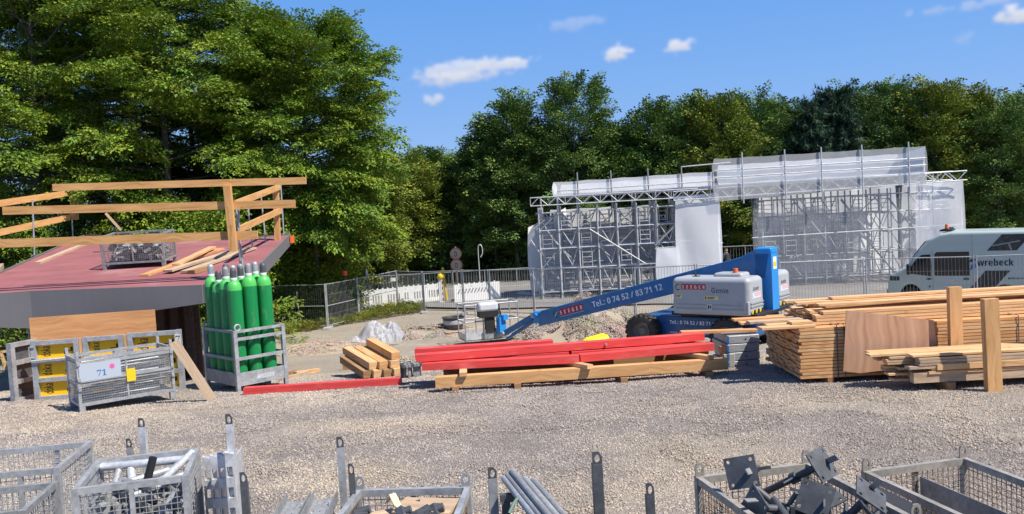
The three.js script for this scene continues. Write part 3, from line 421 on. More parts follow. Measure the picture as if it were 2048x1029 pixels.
// ------------------------------------------------------------------ formwork panels, plywood and wooden frame
{
  const a = ground(at(70, 790, 17.2).x, 17.2), turn = 0.13, X = V(Math.cos(turn), 0, -Math.sin(turn)), Z = V(Math.sin(turn), 0, Math.cos(turn));
  const words = (s, rot) => canvasTex(256, 256, (g, W, H) => { g.fillStyle = '#f2b903'; g.fillRect(0, 0, W, H); g.fillStyle = '#1d1906'; g.save(); g.translate(W * 0.22, H / 2); g.rotate(-Math.PI / 2); g.font = 'bold 84px sans-serif'; g.textAlign = 'center'; g.textBaseline = 'middle'; g.fillText(s, 0, 0); g.restore(); g.lineWidth = 16; g.strokeStyle = '#1d1906'; g.beginPath(); g.moveTo(W * 0.72, H * 0.8); g.lineTo(W * 0.72, H * 0.58); g.lineTo(W * 0.9, H * 0.58); g.lineTo(W * 0.9, H * 0.3); g.stroke(); });
  const face = new THREE.MeshStandardMaterial({ map: words('doka'), roughness: 0.5 }), lab = ['formwork panel with three stacked yellow fields', 'middle formwork panel between two upright timbers', 'formwork panel with yellow fields beside the sheet piles'];
  let x = 0; [0.93, 0.80, 1.06].forEach((w, i) => {
    const h = 1.24 + 0.02 * i, pos = a.clone().addScaledVector(X, x + w / 2); pos.y = gy(pos.x, pos.z) - 0.01; const t = thing('formwork_panel', lab[i], 'formwork panel', pos, turn, 'yellow formwork panels'); x += w + 0.075;
    for (const s of [-1, 1]) mesh('frame_stile', box(0.1, h, 0.12, s * (w / 2 - 0.05), h / 2, 0), MAT.galv, t);
    const ys = [0.05, 0.43, 0.82, h - 0.05]; for (const y of ys) mesh('frame_rail', box(w - 0.2, 0.085, 0.12, 0, y, 0), MAT.galv, t);
    for (let k = 0; k < 3; k++) { const y0 = ys[k] + 0.043, y1 = ys[k + 1] - 0.043; const g = new THREE.BoxGeometry(w - 0.2, y1 - y0, 0.02); g.translate(0, (y0 + y1) / 2, -0.045); mesh('yellow_facing', g, face, t); }
    mesh('clamp', [rod(V(-w / 2 + 0.02, 0.84, 0.1), V(w / 2 - 0.1, 0.86, 0.1), 0.02, 6), box(0.22, 0.06, 0.07, w / 2 - 0.06, 0.9, 0.1)], MAT.alu, t);
    if (i === 0) mesh('handle', [rod(V(-w / 2 - 0.02, 0.9, 0.08), V(-w / 2 - 0.02, 1.12, 0.08), 0.012, 6), rod(V(-w / 2 - 0.02, 1.12, 0.08), V(-w / 2 + 0.08, 1.12, 0.08), 0.012, 6), rod(V(-w / 2 - 0.02, 0.9, 0.08), V(-w / 2 + 0.08, 0.9, 0.08), 0.012, 6)], MAT.galv, t);
    if (i === 2) decal(t, 'number_print', 0.12, 0.2, canvasTex(96, 160, (g, W, H) => { g.fillStyle = '#c9ccc9'; g.fillRect(0, 0, W, H); g.fillStyle = '#16242a'; g.font = 'bold 150px serif'; g.textAlign = 'center'; g.textBaseline = 'middle'; g.fillText('7', W / 2, H / 2 + 8); }), [w / 2 - 0.06, 1.1, 0.063]);
  });
  let px = 0.93 + 0.0375; for (const [o, l] of [[0, 'upright timber squeezed between the first two formwork panels'], [0.875, 'upright timber squeezed before the last formwork panel']]) { const p = a.clone().addScaledVector(X, px + o); p.y = gy(p.x, p.z); tag(mesh('upright_timber', box(0.06, 1.24, 0.1, p.x, p.y + 0.62, p.z, 0, turn, 0), MAT.woodRed), l, 'timber', 'timbers between formwork panels'); }
  const bp = a.clone().addScaledVector(X, -0.25).addScaledVector(Z, -0.4); bp.y = gy(bp.x, bp.z) - 0.01; const bt = thing('formwork_panel', 'dark sided formwork panel standing edge-on at the stack end', 'formwork panel', bp, turn + 1.15, 'yellow formwork panels');
  for (const s of [-1, 1]) mesh('frame_stile', box(0.1, 1.24, 0.12, s * 0.4, 0.62, 0), MAT.galv, bt); for (const y of [0.05, 0.43, 0.82, 1.19]) mesh('frame_rail', box(0.7, 0.09, 0.12, 0, y, 0), MAT.galv, bt); mesh('backing', box(0.7, 1.1, 0.02, 0, 0.62, -0.03), MAT.darkSteel, bt);
  // plywood sheet behind
  const pl = at(57, 634, 17.75), pr = at(309, 622, 18.1), u = pr.clone().sub(pl), L = Math.hypot(u.x, u.z), q = pl.clone().lerp(pr, 0.5), g0 = gy(q.x, q.z), hh = q.y - g0; tag(mesh('plywood_sheet', [box(L, hh, 0.021, q.x, g0 + hh / 2, q.z, 0, Math.atan2(-u.z, u.x), 0.0)], MAT.plyWarm), 'orange brown plywood sheet upright behind the formwork panels', 'plywood sheet', 'plywood sheets');
  const wf = thing('wooden_frame', 'small pale wooden frame leaning on the formwork', 'frame', onGround(30, 742).add(V(0, 0, 0)), 0.3);
  for (const s of [-1, 1]) mesh('side', box(0.09, 0.66, 0.05, s * 0.3, 0.35, 0, 0, 0, 0.2), MAT.woodPale, wf); for (const y of [0.06, 0.66]) mesh('bar', box(0.6, 0.09, 0.05, -0.12 * (y - 0.35) / 0.6 * 1.1, y, 0, 0, 0, 0.12), MAT.woodPale, wf);
}
// ------------------------------------------------------------------ rack of green gas cylinders
{
  const c = onGround(472, 787); c.z -= 0.1; const turn = 0.78, w = 1.12, d = 1.40, X = V(Math.cos(turn), 0, -Math.sin(turn)), Zb = V(-Math.sin(turn), 0, -Math.cos(turn));
  const pos = c.clone().addScaledVector(X, w / 2).addScaledVector(Zb, d / 2); pos.y = gy(pos.x, pos.z) + 0.02;
  const t = thing('cylinder_rack', 'galvanised steel rack holding twelve green gas cylinders', 'rack', pos, turn);
  for (const [sx, sz] of [[-1, 1], [1, 1], [1, -1], [-1, -1]]) mesh('corner_post', box(0.075, 1.30, 0.075, sx * (w / 2 - 0.037), 0.65 - 0.04, sz * (d / 2 - 0.037)), MAT.galv, t);
  for (const [y, hh] of [[1.235, 0.055], [1.08, 0.06], [0.69, 0.06], [0.28, 0.26]]) {
    for (const s of [-1, 1]) { if (!(y === 1.08 && s === -2)) mesh('front_rail', box(w - 0.15, hh, 0.04, 0, y, s * (d / 2 - 0.03)), MAT.galv, t); if (y !== 1.08) mesh('side_rail', box(0.04, hh, d - 0.15, s * (w / 2 - 0.03), y, 0), MAT.galvDull, t); }
  }
  for (const s of [-1, 1]) { const e = new THREE.TorusGeometry(0.06, 0.02, 6, 16); e.translate(-w / 2 + 0.1, 1.31, s * (d / 2 - 0.03)); mesh('lifting_eye', e, MAT.galv, t); }
  mesh('floor_plate', box(w - 0.08, 0.03, d - 0.08, 0, 0.22, 0), MAT.galvDull, t); for (const [x, z] of [[-0.2, 0.4], [0.25, 0.4], [-0.2, -0.4], [0.25, -0.4]]) mesh('skid_foot', box(0.1, 0.22, 0.1, x, 0.09, z), MAT.galvDull, t);
  decal(t, 'embossed_plate_lettering', 0.5, 0.15, canvasTex(400, 120, (g, W, H) => { g.clearRect(0, 0, W, H); g.font = 'italic bold 84px sans-serif'; g.textAlign = 'center'; g.textBaseline = 'middle'; g.lineWidth = 7; g.strokeStyle = '#d5d8da'; g.strokeText('MESSER', W / 2, H / 2); }), [0.06, 0.28, d / 2 - 0.006], [0, 0, 0], { clear: true });
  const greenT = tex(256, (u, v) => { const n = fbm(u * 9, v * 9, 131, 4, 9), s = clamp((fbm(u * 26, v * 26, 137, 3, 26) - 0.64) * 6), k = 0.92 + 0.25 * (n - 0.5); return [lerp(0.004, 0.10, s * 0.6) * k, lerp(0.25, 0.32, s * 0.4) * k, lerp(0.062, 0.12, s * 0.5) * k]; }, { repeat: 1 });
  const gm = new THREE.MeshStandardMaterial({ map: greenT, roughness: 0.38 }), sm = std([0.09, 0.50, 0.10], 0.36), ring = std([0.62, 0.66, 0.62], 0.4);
  const R = 0.145, H = 1.96, prof = (pts) => new THREE.LatheGeometry(pts.map(p => new THREE.Vector2(...p)), 26);
  const body = prof([[0.001, 0], [R * 0.8, 0.0], [R * 0.97, 0.03], [R, 0.07], [R, H - 0.16]]), shoulder = prof([[R, H - 0.16], [R * 0.985, H - 0.11], [R * 0.9, H - 0.05], [R * 0.72, H + 0.0], [R * 0.45, H + 0.03], [R * 0.36, H + 0.05]]), neck = prof([[R * 0.4, H + 0.03], [R * 0.46, H + 0.04], [R * 0.46, H + 0.09], [R * 0.3, H + 0.095]]), cap = prof([[0.058, H + 0.07], [0.062, H + 0.09], [0.062, H + 0.22], [0.056, H + 0.26], [0.035, H + 0.285], [0.001, H + 0.29]]);
  body.attributes.uv.array.forEach((v, i, A) => { A[i] = i % 2 ? v * 1.7 : v * 0.9; });
  const side = ['row facing the sun', 'second row', 'third row', 'row at the back'], cm = [MAT.darkSteel, MAT.galvDull, MAT.darkSteel, MAT.galv];
  for (let j = 0; j < 4; j++) for (let i = 0; i < 3; i++) {
    const lx = -w / 2 + 0.2 + i * 0.325, lz = d / 2 - 0.235 - j * 0.325, p = V(lx, 0.238, lz).applyAxisAngle(V(0, 1, 0), turn).add(pos);
    const names = ['at the rack corner with the lifting eye', 'in the middle of the row', 'at the far end of the row'], cy = thing('gas_cylinder', `tall green gas cylinder ${names[i]}, ${side[j]}`, 'gas cylinder', p, j * 2.1 + i, 'green gas cylinders in the rack');
    const dh = ((i * 7 + j * 5) % 4) * 0.02 - (i === 0 && j === 2 ? 0.09 : 0); cy.scale.set(1, 1 + dh / H, 1);
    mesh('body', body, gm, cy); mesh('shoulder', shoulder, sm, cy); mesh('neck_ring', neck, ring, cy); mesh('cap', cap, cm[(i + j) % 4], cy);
  }
}

// ------------------------------------------------------------------ red beams and lumber in the middle of the yard
{
  const gr = 'red painted beams of the pile', a0 = onGround(872, 786), b0 = onGround(1478, 748), dir = b0.clone().sub(a0).normalize(), back = V(dir.z, 0, -dir.x).normalize(); if (back.z > 0) back.negate();
  const base = Math.max(a0.y, b0.y) - 0.02, L = a0.distanceTo(b0);
  const P = (s, t, y) => { const p = a0.clone().addScaledVector(dir, s).addScaledVector(back, t); p.y = base + y; return p; };
  const lumber = (s0, s1, t, y, w, h, name, label, m, grp, cat) => tag(mesh(name, beam(P(s0, t, y), P(s1, t, y), w, h), m), label, cat, grp);
  // bearing blocks on the gravel
  [[0.35, 'block'], [1.45, 'block under the first cross timber'], [3.35, 'block'], [4.9, 'block']].forEach(([s], i) => { const p = P(s, 0, 0), g0 = gy(p.x, p.z); const a = P(s, -0.12, 0), b = P(s, 1.45, 0); a.y = b.y = 0; a.y = gy(a.x, a.z) + 0.045; b.y = gy(b.x, b.z) + 0.045; tag(mesh('bearer', beam(a, b, 0.12, 0.1), MAT.brownWood), ['brown bearer under the free end of the beam pile', 'brown bearer under the first cross timber of the beam pile', 'brown bearer under the middle of the beam pile', 'brown bearer under the end of the pile by the lift'][i], 'bearer', 'bearers under the red beam pile'); });
  lumber(0.0, 5.25, 0.05, 0.20, 0.18, 0.19, 'lumber_beam', 'long pale squared beam carrying the red beams in front', MAT.woodWarm, 'pale squared beams under the red beams', 'beam');
  lumber(0.1, 5.2, 1.15, 0.20, 0.18, 0.19, 'lumber_beam', 'long brown squared beam carrying the red beams behind', MAT.brownWood, 'pale squared beams under the red beams', 'beam');
  const cross = (s, t0, t1, label, dy = 0, sk = 0) => tag(mesh('cross_timber', beam(P(s, t0, 0.332 + dy), P(s + sk, t1, 0.332 + dy), 0.13, 0.07), MAT.wood), label, 'timber', 'cross timbers between the beams');
  cross(0.5, -0.10, 1.3, 'cross timber end showing under the free end of the red beams'); cross(2.75, -0.14, 1.3, 'cross timber sticking out under the middle of the red beams', 0, -0.9); cross(4.95, -0.02, 1.2, 'cross timber sticking out under the red beam ends by the lift', 0.002, -0.75);
  const red = (s0, s1, t0, t1, y0, y1, label, w = 0.2, h = 0.15) => tag(mesh('red_beam', beam(P(s0, t0 + 0.3, y0 - 0.066), P(s1, t1 + 0.3, y1 - 0.066), w, h), MAT.red), label, 'beam', gr);
  red(-0.24, 2.6, 0.10, -0.06, 0.50, 0.49, 'front red beam, lower of the two meeting over the cross timber', 0.2, 0.13); red(2.62, 5.1, -0.02, 0.10, 0.495, 0.53, 'front red beam reaching to the end by the lift', 0.2, 0.13);
  red(-0.15, 2.45, 0.30, 0.28, 0.51, 0.50, 'second red beam of the lower layer'); red(2.5, 5.05, 0.28, 0.3, 0.50, 0.50, 'second red beam of the lower layer towards the lift');
  red(-0.12, 3.5, 0.56, 0.56, 0.505, 0.505, 'third red beam hidden in the lower layer'); red(-0.3, 4.95, 0.80, 0.86, 0.505, 0.505, 'rearmost red beam of the lower layer');
  red(-0.36, 5.02, 0.20, 0.46, 0.645, 0.67, 'longest red beam lying on the upper layer', 0.22, 0.13); red(-0.4, 2.2, 0.66, 0.66, 0.665, 0.665, 'short red beam with a broken end on the upper layer', 0.24, 0.17);
  tag(mesh('bolt_head', rod(P(3.15, 0.5, 0.6), P(3.15, 0.62, 0.6), 0.02, 8), MAT.galv), 'round bolt head in the side of the longest red beam', 'bolt');
  // grey steel clamps at the free end
  const cp = onGround(826, 756), t = thing('clamp_bundle', 'bundle of grey steel clamps beside the free ends of the red beams', 'clamps', cp, 0.4), r = rng(12);
  for (let i = 0; i < 7; i++) mesh('clamp', [box(0.06, 0.28 + 0.08 * r(), 0.05, -0.2 + i * 0.06, 0.16, (r() - 0.5) * 0.2, 0, 0, 0.2 * (r() - 0.5)), box(0.05, 0.05, 0.2, -0.2 + i * 0.06, 0.26, 0)], i % 3 ? MAT.galvDull : MAT.darkSteel, t);
  // single red beam on the gravel
  const s0 = onGround(489, 790).add(V(0, 0.075, 0)), s1 = onGround(803, 770).add(V(0, 0.075, 0)); tag(mesh('red_beam', beam(s0, s1, 0.15, 0.13), MAT.red), 'single red beam lying on the gravel before the cylinder rack', 'beam');
  // short squared beams laid side by side
  const gp = 'short squared beams stacked on the gravel'; [[0, 0, 'brown short beam at the low outer side of the stack', MAT.brownWood], [0.21, 0, 'short beam, second in the lower row', MAT.wood], [0.42, 0, 'short beam, third in the lower row', MAT.brownWood], [0.63, 0, 'short beam at the high inner side of the lower row', MAT.wood], [0.12, 1, 'pale short beam at the outer side of the upper row', MAT.wood], [0.33, 1, 'short beam in the middle of the upper row', MAT.woodWarm], [0.56, 1, 'short beam at the inner side of the upper row', MAT.wood], [0.58, 2, 'topmost short beam of the stack', MAT.woodWarm]].forEach(([x, k, label, m]) => {
    const e = onGround(760, 757), d2 = V(-0.52, 0, -0.85).normalize(), a = e.clone().add(V(-0.25 + x, 0.09 + k * 0.165, -k * 0.05 - x * 0.1)), len = 1.35 + 0.2 * ((x * 7) % 1); const b = a.clone().addScaledVector(d2, len); b.y = a.y + 0.16; tag(mesh('short_beam', beam(a, b, 0.19, 0.15), m), label, 'beam', gp); });
  { const e = onGround(742, 742), q = e.clone().add(V(-0.35, 0, -0.75)); q.y = gy(q.x, q.z); tag(mesh('bearer', box(1.1, 0.24, 0.14, q.x + 0.1, q.y + 0.11, q.z, 0, 0.1, 0), MAT.brownWood), 'squared bearer under the back of the short beams', 'bearer'); }
  // scraps
  [[590, 752, 637, 745, 0.12, 'short light offcut lying on its own by the rack', MAT.wood], [560, 765, 612, 752, 0.1, 'thin offcut lying beside the rack foot', MAT.oldWood], [548, 760, 590, 748, 0.1, 'dark offcut half behind the rack', MAT.brownWood]].forEach(([x, y, x2, y2, w, label, m]) => tag(mesh('offcut', beam(onGround(x, y).add(V(0, 0.05, 0)), onGround(x2, y2).add(V(0, 0.05, 0)), w, 0.08), m), label, 'offcut', 'timber offcuts on the ground'));
}
// ------------------------------------------------------------------ timber stacks
const boardGeo = {};
function board(parent, L, h, w, x, y, z, m, ry = 0) { const k = [L.toFixed(2), h, w, Math.floor(R0() * 3)].join(); const g = boardGeo[k] ??= box(L, h, w); const b = mesh('board', g, m, parent); b.position.set(x, y, z); b.rotation.y = ry; return b; }
{
  const r = rng(61), c = onGround(1602, 769), pos = V(c.x, c.y, c.z), t = thing('board_stack', 'tall strapped stack of sawn boards behind the plywood', 'timber stack', pos, 0.0);
  const W = 1.9, Lb = 7.4, bw = 0.205, th = 0.046, gap = 0.056; mesh('bearer', box(0.1, 0.1, W, 0.5, 0.03, -W / 2), MAT.brownWood, t); mesh('bearer', box(0.1, 0.1, W, 3.2, 0.03, -W / 2), MAT.brownWood, t); mesh('bearer', box(0.1, 0.1, W, 6.2, 0.03, -W / 2), MAT.brownWood, t);
  for (let k = 0; k < 15; k++) for (let j = 0; j < 9; j++) { const jit = (r() - 0.5) * 0.045 + (k % 3 === 1 ? 0.025 : 0); board(t, Lb, th, bw - 0.005, Lb / 2 + jit, 0.105 + k * gap, -bw * (j + 0.5) + (r() - 0.5) * 0.012, [MAT.wood, MAT.woodWarm, MAT.woodRed][Math.floor(r() * 3)]); }
  for (const x of [0.62, 0.74, 3.6]) mesh('strap', [box(0.016, 0.88, 0.004, x, 0.5, 0.012), box(0.016, 0.004, W + 0.02, x, 0.94, -W / 2)], MAT.darkSteel, t); mesh('blue_end_mark', box(0.004, 0.04, 0.06, -0.075, 0.62, -0.06), MAT.blue, t);
  // upper strapped layer set back
  const u = thing('board_stack', 'shallow upper stack of pale boards lying on the tall stack', 'timber stack', V(pos.x + 0.32, pos.y + 0.105 + 15 * gap - 0.02, pos.z - 0.25), 0.0);
  for (let k = 0; k < 5; k++) for (let j = 0; j < 7; j++) if (!(k > 3 && j < 2)) board(u, 7.0, th, bw - 0.006, 3.5 + (r() - 0.5) * 0.3 + k * 0.06, 0.025 + k * (th + 0.008), -bw * (j + 0.5), [MAT.wood, MAT.woodPale, MAT.woodPale][Math.floor(r() * 3)]);
  // loose boards on top
  const top = pos.y + 0.105 + 15 * gap - 0.004, up2 = top + 5 * 0.055, gl = 'loose boards on top of the tall stack';
  const loose = (x0, x1, z, y, w, ry, label, m = MAT.woodPale) => { const b = mesh('loose_board', box(x1 - x0, 0.036, w), m); b.position.set(pos.x + (x0 + x1) / 2, y, pos.z + z); b.rotation.set(0, ry, 0); return tag(b, label, 'board', gl); };
  loose(-0.60, 0.30, -0.14, top, 0.24, 0.02, 'loose board reaching furthest out towards the lift', MAT.wood); loose(-0.42, 0.30, -0.45, top, 0.2, 0.05, 'loose board lying second from the front on the stack', MAT.woodPale); loose(-0.75, 0.28, -0.80, top + 0.002, 0.22, -0.03, 'loose board overhanging in the middle of the stack', MAT.wood); loose(-0.5, 0.3, -1.15, top, 0.2, 0.02, 'loose board towards the back of the stack', MAT.woodPale);
  loose(-0.66, 0.26, -0.62, top + 0.042, 0.22, 0.03, 'upper loose board overhanging the stack end', MAT.oldWood); loose(-0.82, 0.1, -1.0, top + 0.042, 0.2, 0.0, 'upper loose board furthest over the stack end', MAT.woodRed); loose(-0.05, 0.3, -0.30, top + 0.042, 0.24, 0.02, 'short loose board lying at the stack end', MAT.woodPale);
  loose(0.5, 6.6, -0.55, up2 + 0.012, 0.2, 0.01, 'long pale board lying loose on the upper stack', MAT.woodPale); loose(0.25, 6.0, -0.85, up2 + 0.012, 0.2, -0.01, 'second long pale board loose on the upper stack', MAT.wood); loose(0.15, 6.2, -1.2, up2 + 0.014, 0.2, 0.005, 'third long pale board loose on the upper stack', MAT.woodPale); loose(0.9, 6.5, -1.0, up2 + 0.056, 0.2, 0.01, 'topmost long pale board above the upper stack', MAT.woodPale);
  // plywood sheet leaning on the front
  const q = [[1693, 621], [1868, 641], [1882, 745], [1778, 740], [1720, 747], [1687, 743]], Dp = -pos.z - 0.09, pts = q.map(([x, y]) => at(x, y, Dp)), o = pts[5].clone(); o.y = gy(o.x, o.z);
  const g = extrude(pts.map(p => [p.x - o.x, p.y - o.y]), 0.018), uv = g.attributes.uv; for (let i = 0; i < uv.count; i++) uv.setXY(i, uv.getY(i) * 0.5 + 0.3, uv.getX(i) * 0.5); const pw = mesh('plywood_sheet', g, MAT.ply); pw.position.set(o.x, o.y, -Dp); tag(pw, 'reddish plywood sheet with a broken lower edge leaning on the tall stack', 'plywood sheet', 'plywood sheets');
  // post behind
  const p1 = at(1912, 690, -pos.z - 0.22), y0 = gy(p1.x, p1.z), y1 = at(1912, 574, -p1.z).y; tag(mesh('upright_post', box(0.2, y1 - y0 + 0.05, 0.1, p1.x, (y0 + y1) / 2 - 0.025, p1.z), MAT.woodWarm), 'upright squared post between the two board stacks', 'post', 'upright posts holding the boards');
  // small stack in front
  const f = onGround(1830, 784), s = thing('board_stack', 'low stack of mixed rough boards beside the upright post', 'timber stack', V(f.x, f.y, f.z), 0.0); for (const x of [0.55, 2.5]) mesh('bearer', box(0.12, 0.12, 0.8, x, 0.055, -0.36), MAT.brownWood, s);
  mesh('squared_beam', box(4.2, 0.155, 0.14, 2.1, 0.20, -0.08), MAT.oldWood, s); mesh('squared_beam', box(4.2, 0.155, 0.14, 2.08, 0.20, -0.62), MAT.oldWood, s);
  for (let k = 0; k < 9; k++) for (let j = 0; j < 4; j++) { if (k < 3 && (j === 0 || j === 3)) continue; const x0 = -0.32 + 0.45 * r() * (k < 6 ? 1 : 0.4) + (j === 0 ? 0.25 : 0); const b = board(s, 4.2, 0.03 + 0.012 * (k % 2), 0.17, 2.1 + x0, 0.145 + k * 0.043, -0.09 - j * 0.18 - (j === 0 ? 0 : 0.02), [MAT.woodPale, MAT.oldWood, MAT.wood, MAT.oldWood][Math.floor(r() * 4)], (r() - 0.5) * 0.016); }
  mesh('board', box(4, 0.085, 0.04, 2.35, 0.355, 0.0), MAT.wood, s); for (const [x, z, m] of [[-0.5, -0.35, MAT.woodPale], [-0.42, -0.55, MAT.wood], [0.05, -0.12, MAT.woodPale]]) mesh('board', box(4.3, 0.03, 0.19, 2.1 + x, 0.535, z), m, s);
  const p2 = onGround(1988, 783), t2 = at(1976, 598, -p2.z).y; p2.y = gy(p2.x, p2.z); const pp = mesh('upright_post', box(0.215, t2 - p2.y, 0.12, 0, (t2 - p2.y) / 2, 0), MAT.woodWarm); pp.position.copy(p2); pp.rotation.z = 0.02; tag(pp, 'upright squared post standing before the low board stack', 'post', 'upright posts holding the boards');
  const p3 = V(p2.x + 1.1, 0, p2.z - 0.75); p3.y = gy(p3.x, p3.z); const p3m = mesh('upright_post', box(0.2, 1.45, 0.12, 0, 0.72, 0), MAT.woodWarm); p3m.position.copy(p3); tag(p3m, 'upright squared post past the picture edge by the stacks', 'post', 'upright posts holding the boards');
  // grey steel waler stack with a plank on it
  const mp = onGround(1514, 741); mp.x = Math.min(mp.x, pos.x - 0.42); mp.z -= 0.85; mp.y = gy(mp.x, mp.z); const ms = thing('steel_panel_stack', 'stack of four grey steel panels beside the tall board stack', 'steel panels', mp, 0.08);
  for (let k = 0; k < 4; k++) { mesh('panel', [rbox(0.62 - 0.03 * (k % 2), 0.15, 0.9, 0.012, 0.02 * (k % 2), 0.08 + k * 0.16, 0)], MAT.galv, ms); mesh('hole', rod(V(0.05, 0.08 + k * 0.16, 0.449), V(0.05, 0.08 + k * 0.16, 0.455), 0.016, 10), MAT.black, ms); mesh('blue_end', box(0.035, 0.12, 0.02, -0.295, 0.08 + k * 0.16, 0.452), MAT.blue, ms); }
  const pk = mesh('plank', beam(V(mp.x - 1.08, mp.y + 0.72, mp.z + 0.2), V(mp.x + 0.35, mp.y + 0.69, mp.z + 0.26), 0.2, 0.045), MAT.woodRed); tag(pk, 'plank lying across the stack of grey steel panels', 'plank');
  const cb = onGround(1467, 741); tag(mesh('concrete_block', [rbox(0.22, 0.26, 0.3, 0.02, cb.x, cb.y + 0.13, cb.z - 0.4)], MAT.concrete), 'small concrete block next to the grey steel panels', 'block'); const wb = onGround(1460, 720); tag(mesh('wood_block', box(0.3, 0.13, 0.2, cb.x + 0.02, cb.y + 0.326, cb.z - 0.42), MAT.wood), 'short timber block on the small concrete block', 'block');
}

// ------------------------------------------------------------------ blue boom lift (local: x towards the boom tip, y up, z to its off side)
{
  const Dl = 21.6, pos = V(5.38, 0, -Dl); pos.y = gy(pos.x, pos.z) + 0.0; const t = thing('boom_lift', 'blue telescopic boom lift with grey engine covers and lowered jib', 'boom lift', pos, 140 * Math.PI / 180), B = MAT.blue;
  // chassis and wheels
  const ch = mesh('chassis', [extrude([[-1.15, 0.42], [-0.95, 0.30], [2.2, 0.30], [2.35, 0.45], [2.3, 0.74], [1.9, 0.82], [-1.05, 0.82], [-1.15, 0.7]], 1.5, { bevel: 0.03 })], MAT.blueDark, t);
  const print = (txt, w, h, px, font, fill = '#ffffff') => canvasTex(w, h, (g, W, H) => { g.clearRect(0, 0, W, H); g.fillStyle = fill; g.font = font; g.textBaseline = 'middle'; g.fillText(txt, px, H / 2); });
  decal(ch, 'phone_lettering', 1.5, 0.19, print('Tel.: 0 74 52 / 83 71 12', 760, 96, 6, 'bold 66px sans-serif', '#e8edf2'), [0.45, 0.66, -0.786], [0, Math.PI, 0], { clear: true });
  decal(ch, 'web_lettering', 1.5, 0.15, print('www.seeger-arbeitsbuehnen.de', 760, 76, 6, 'bold 48px sans-serif', '#cfd8e2'), [0.45, 0.40, -0.786], [0, Math.PI, 0], { clear: true });
  mesh('step_plate', box(0.5, 0.03, 0.1, 0.6, 0.84, -0.74), MAT.black, ch); mesh('decal_plate', box(0.12, 0.14, 0.006, -0.75, 0.66, -0.784), std([0.6, 0.6, 0.58], 0.5), ch); mesh('tie_ring', rod(V(2.1, 0.68, -0.78), V(2.1, 0.68, -0.80), 0.04, 10), MAT.white, ch);
  for (const [x, z] of [[1.85, -1.0], [-0.55, -1.02], [1.85, 1.0], [-0.55, 1.02]]) {
    const w = new THREE.Group(); w.name = 'wheel'; w.position.set(x, 0.43 + gy(pos.x, pos.z) * 0, z); if (x > 0) w.rotation.y = 0.12; t.add(w);
    const R = 0.44, tw = 0.34, prof = [[0.24, -tw / 2], [R - 0.06, -tw / 2], [R - 0.02, -tw / 2 + 0.03], [R - 0.02, tw / 2 - 0.03], [R - 0.06, tw / 2], [0.24, tw / 2]].map(p => new THREE.Vector2(...p)); const ty = new THREE.LatheGeometry(prof, 36); ty.rotateX(Math.PI / 2);
    const lugs = []; for (let i = 0; i < 20; i++) for (const s of [-1, 1]) { const a = (i + (s > 0 ? 0.5 : 0)) / 20 * Math.PI * 2, l = box(0.075, 0.055, tw * 0.52, 0, 0, 0, 0, s * 0.5, 0); l.translate(0, R - 0.015, s * tw * 0.22); l.rotateZ(a); lugs.push(l); }
    mesh('tyre', [ty, ...lugs], MAT.rubber, w); const rim = new THREE.LatheGeometry([[0.001, 0], [0.09, 0.02], [0.1, -0.02], [0.2, -0.06], [0.25, 0.06], [0.25, 0.12]].map(p => new THREE.Vector2(...p)), 24); rim.rotateX(z < 0 ? -Math.PI / 2 : Math.PI / 2); rim.translate(0, 0, z < 0 ? -0.06 : 0.06); mesh('rim', rim, std([0.16, 0.15, 0.14], 0.6), w);
  }
  mesh('turntable', rod(V(0, 0.8, 0), V(0, 0.98, 0), 0.62, 28), MAT.black, t); mesh('turntable_deck', rbox(2.3, 0.1, 2.2, 0.03, -0.2, 0.94, 0), MAT.black, t);
  // engine covers
  const coverT = tex(256, (u, v) => { const k = 0.42 + 0.05 * (fbm(u * 6, v * 6, 301, 4, 6) - 0.5); const d = smooth(0.55, 0.8, fbm(u * 9, v * 9, 311, 5, 9)) * 0.3; return [lerp(k * 0.97, 0.3, d), lerp(k, 0.27, d), lerp(k * 1.04, 0.23, d)]; }), cm = new THREE.MeshStandardMaterial({ map: coverT, roughness: 0.42 });
  for (const s of [-1, 1]) {
    const c = mesh('engine_cover', [rbox(2.05, 0.92, 0.86, 0.13, -0.2, 1.40, s * 0.83, 5), rbox(2.0, 0.34, 0.84, 0.03, -0.2, 1.13, s * 0.83, 2)], cm, t);
    mesh('cover_groove', [box(1.8, 0.018, 0.012, -0.2, 1.20, s * 1.262), box(1.8, 0.018, 0.012, -0.2, 1.10, s * 1.262)], MAT.greyPlastic, c); mesh('cover_hump', rbox(0.75, 0.16, 0.5, 0.07, -0.55, 1.87, s * 0.72, 4), cm, c);
    mesh('rear_vent', [box(0.02, 0.035, 0.7, -1.232, 1.24, s * 0.83), box(0.02, 0.035, 0.7, -1.232, 1.16, s * 0.83)], MAT.greyPlastic, c);
    for (let i = 0; i < 6; i++) mesh('hazard_stripe', box(0.012, 0.09, 0.055, -1.236, 1.035, s * 0.83 - 0.28 + i * 0.11, 0.5, 0, 0), i % 2 ? MAT.black : MAT.yellow, c);
  }
  const cov = t.children.find(o => o.name === 'engine_cover');
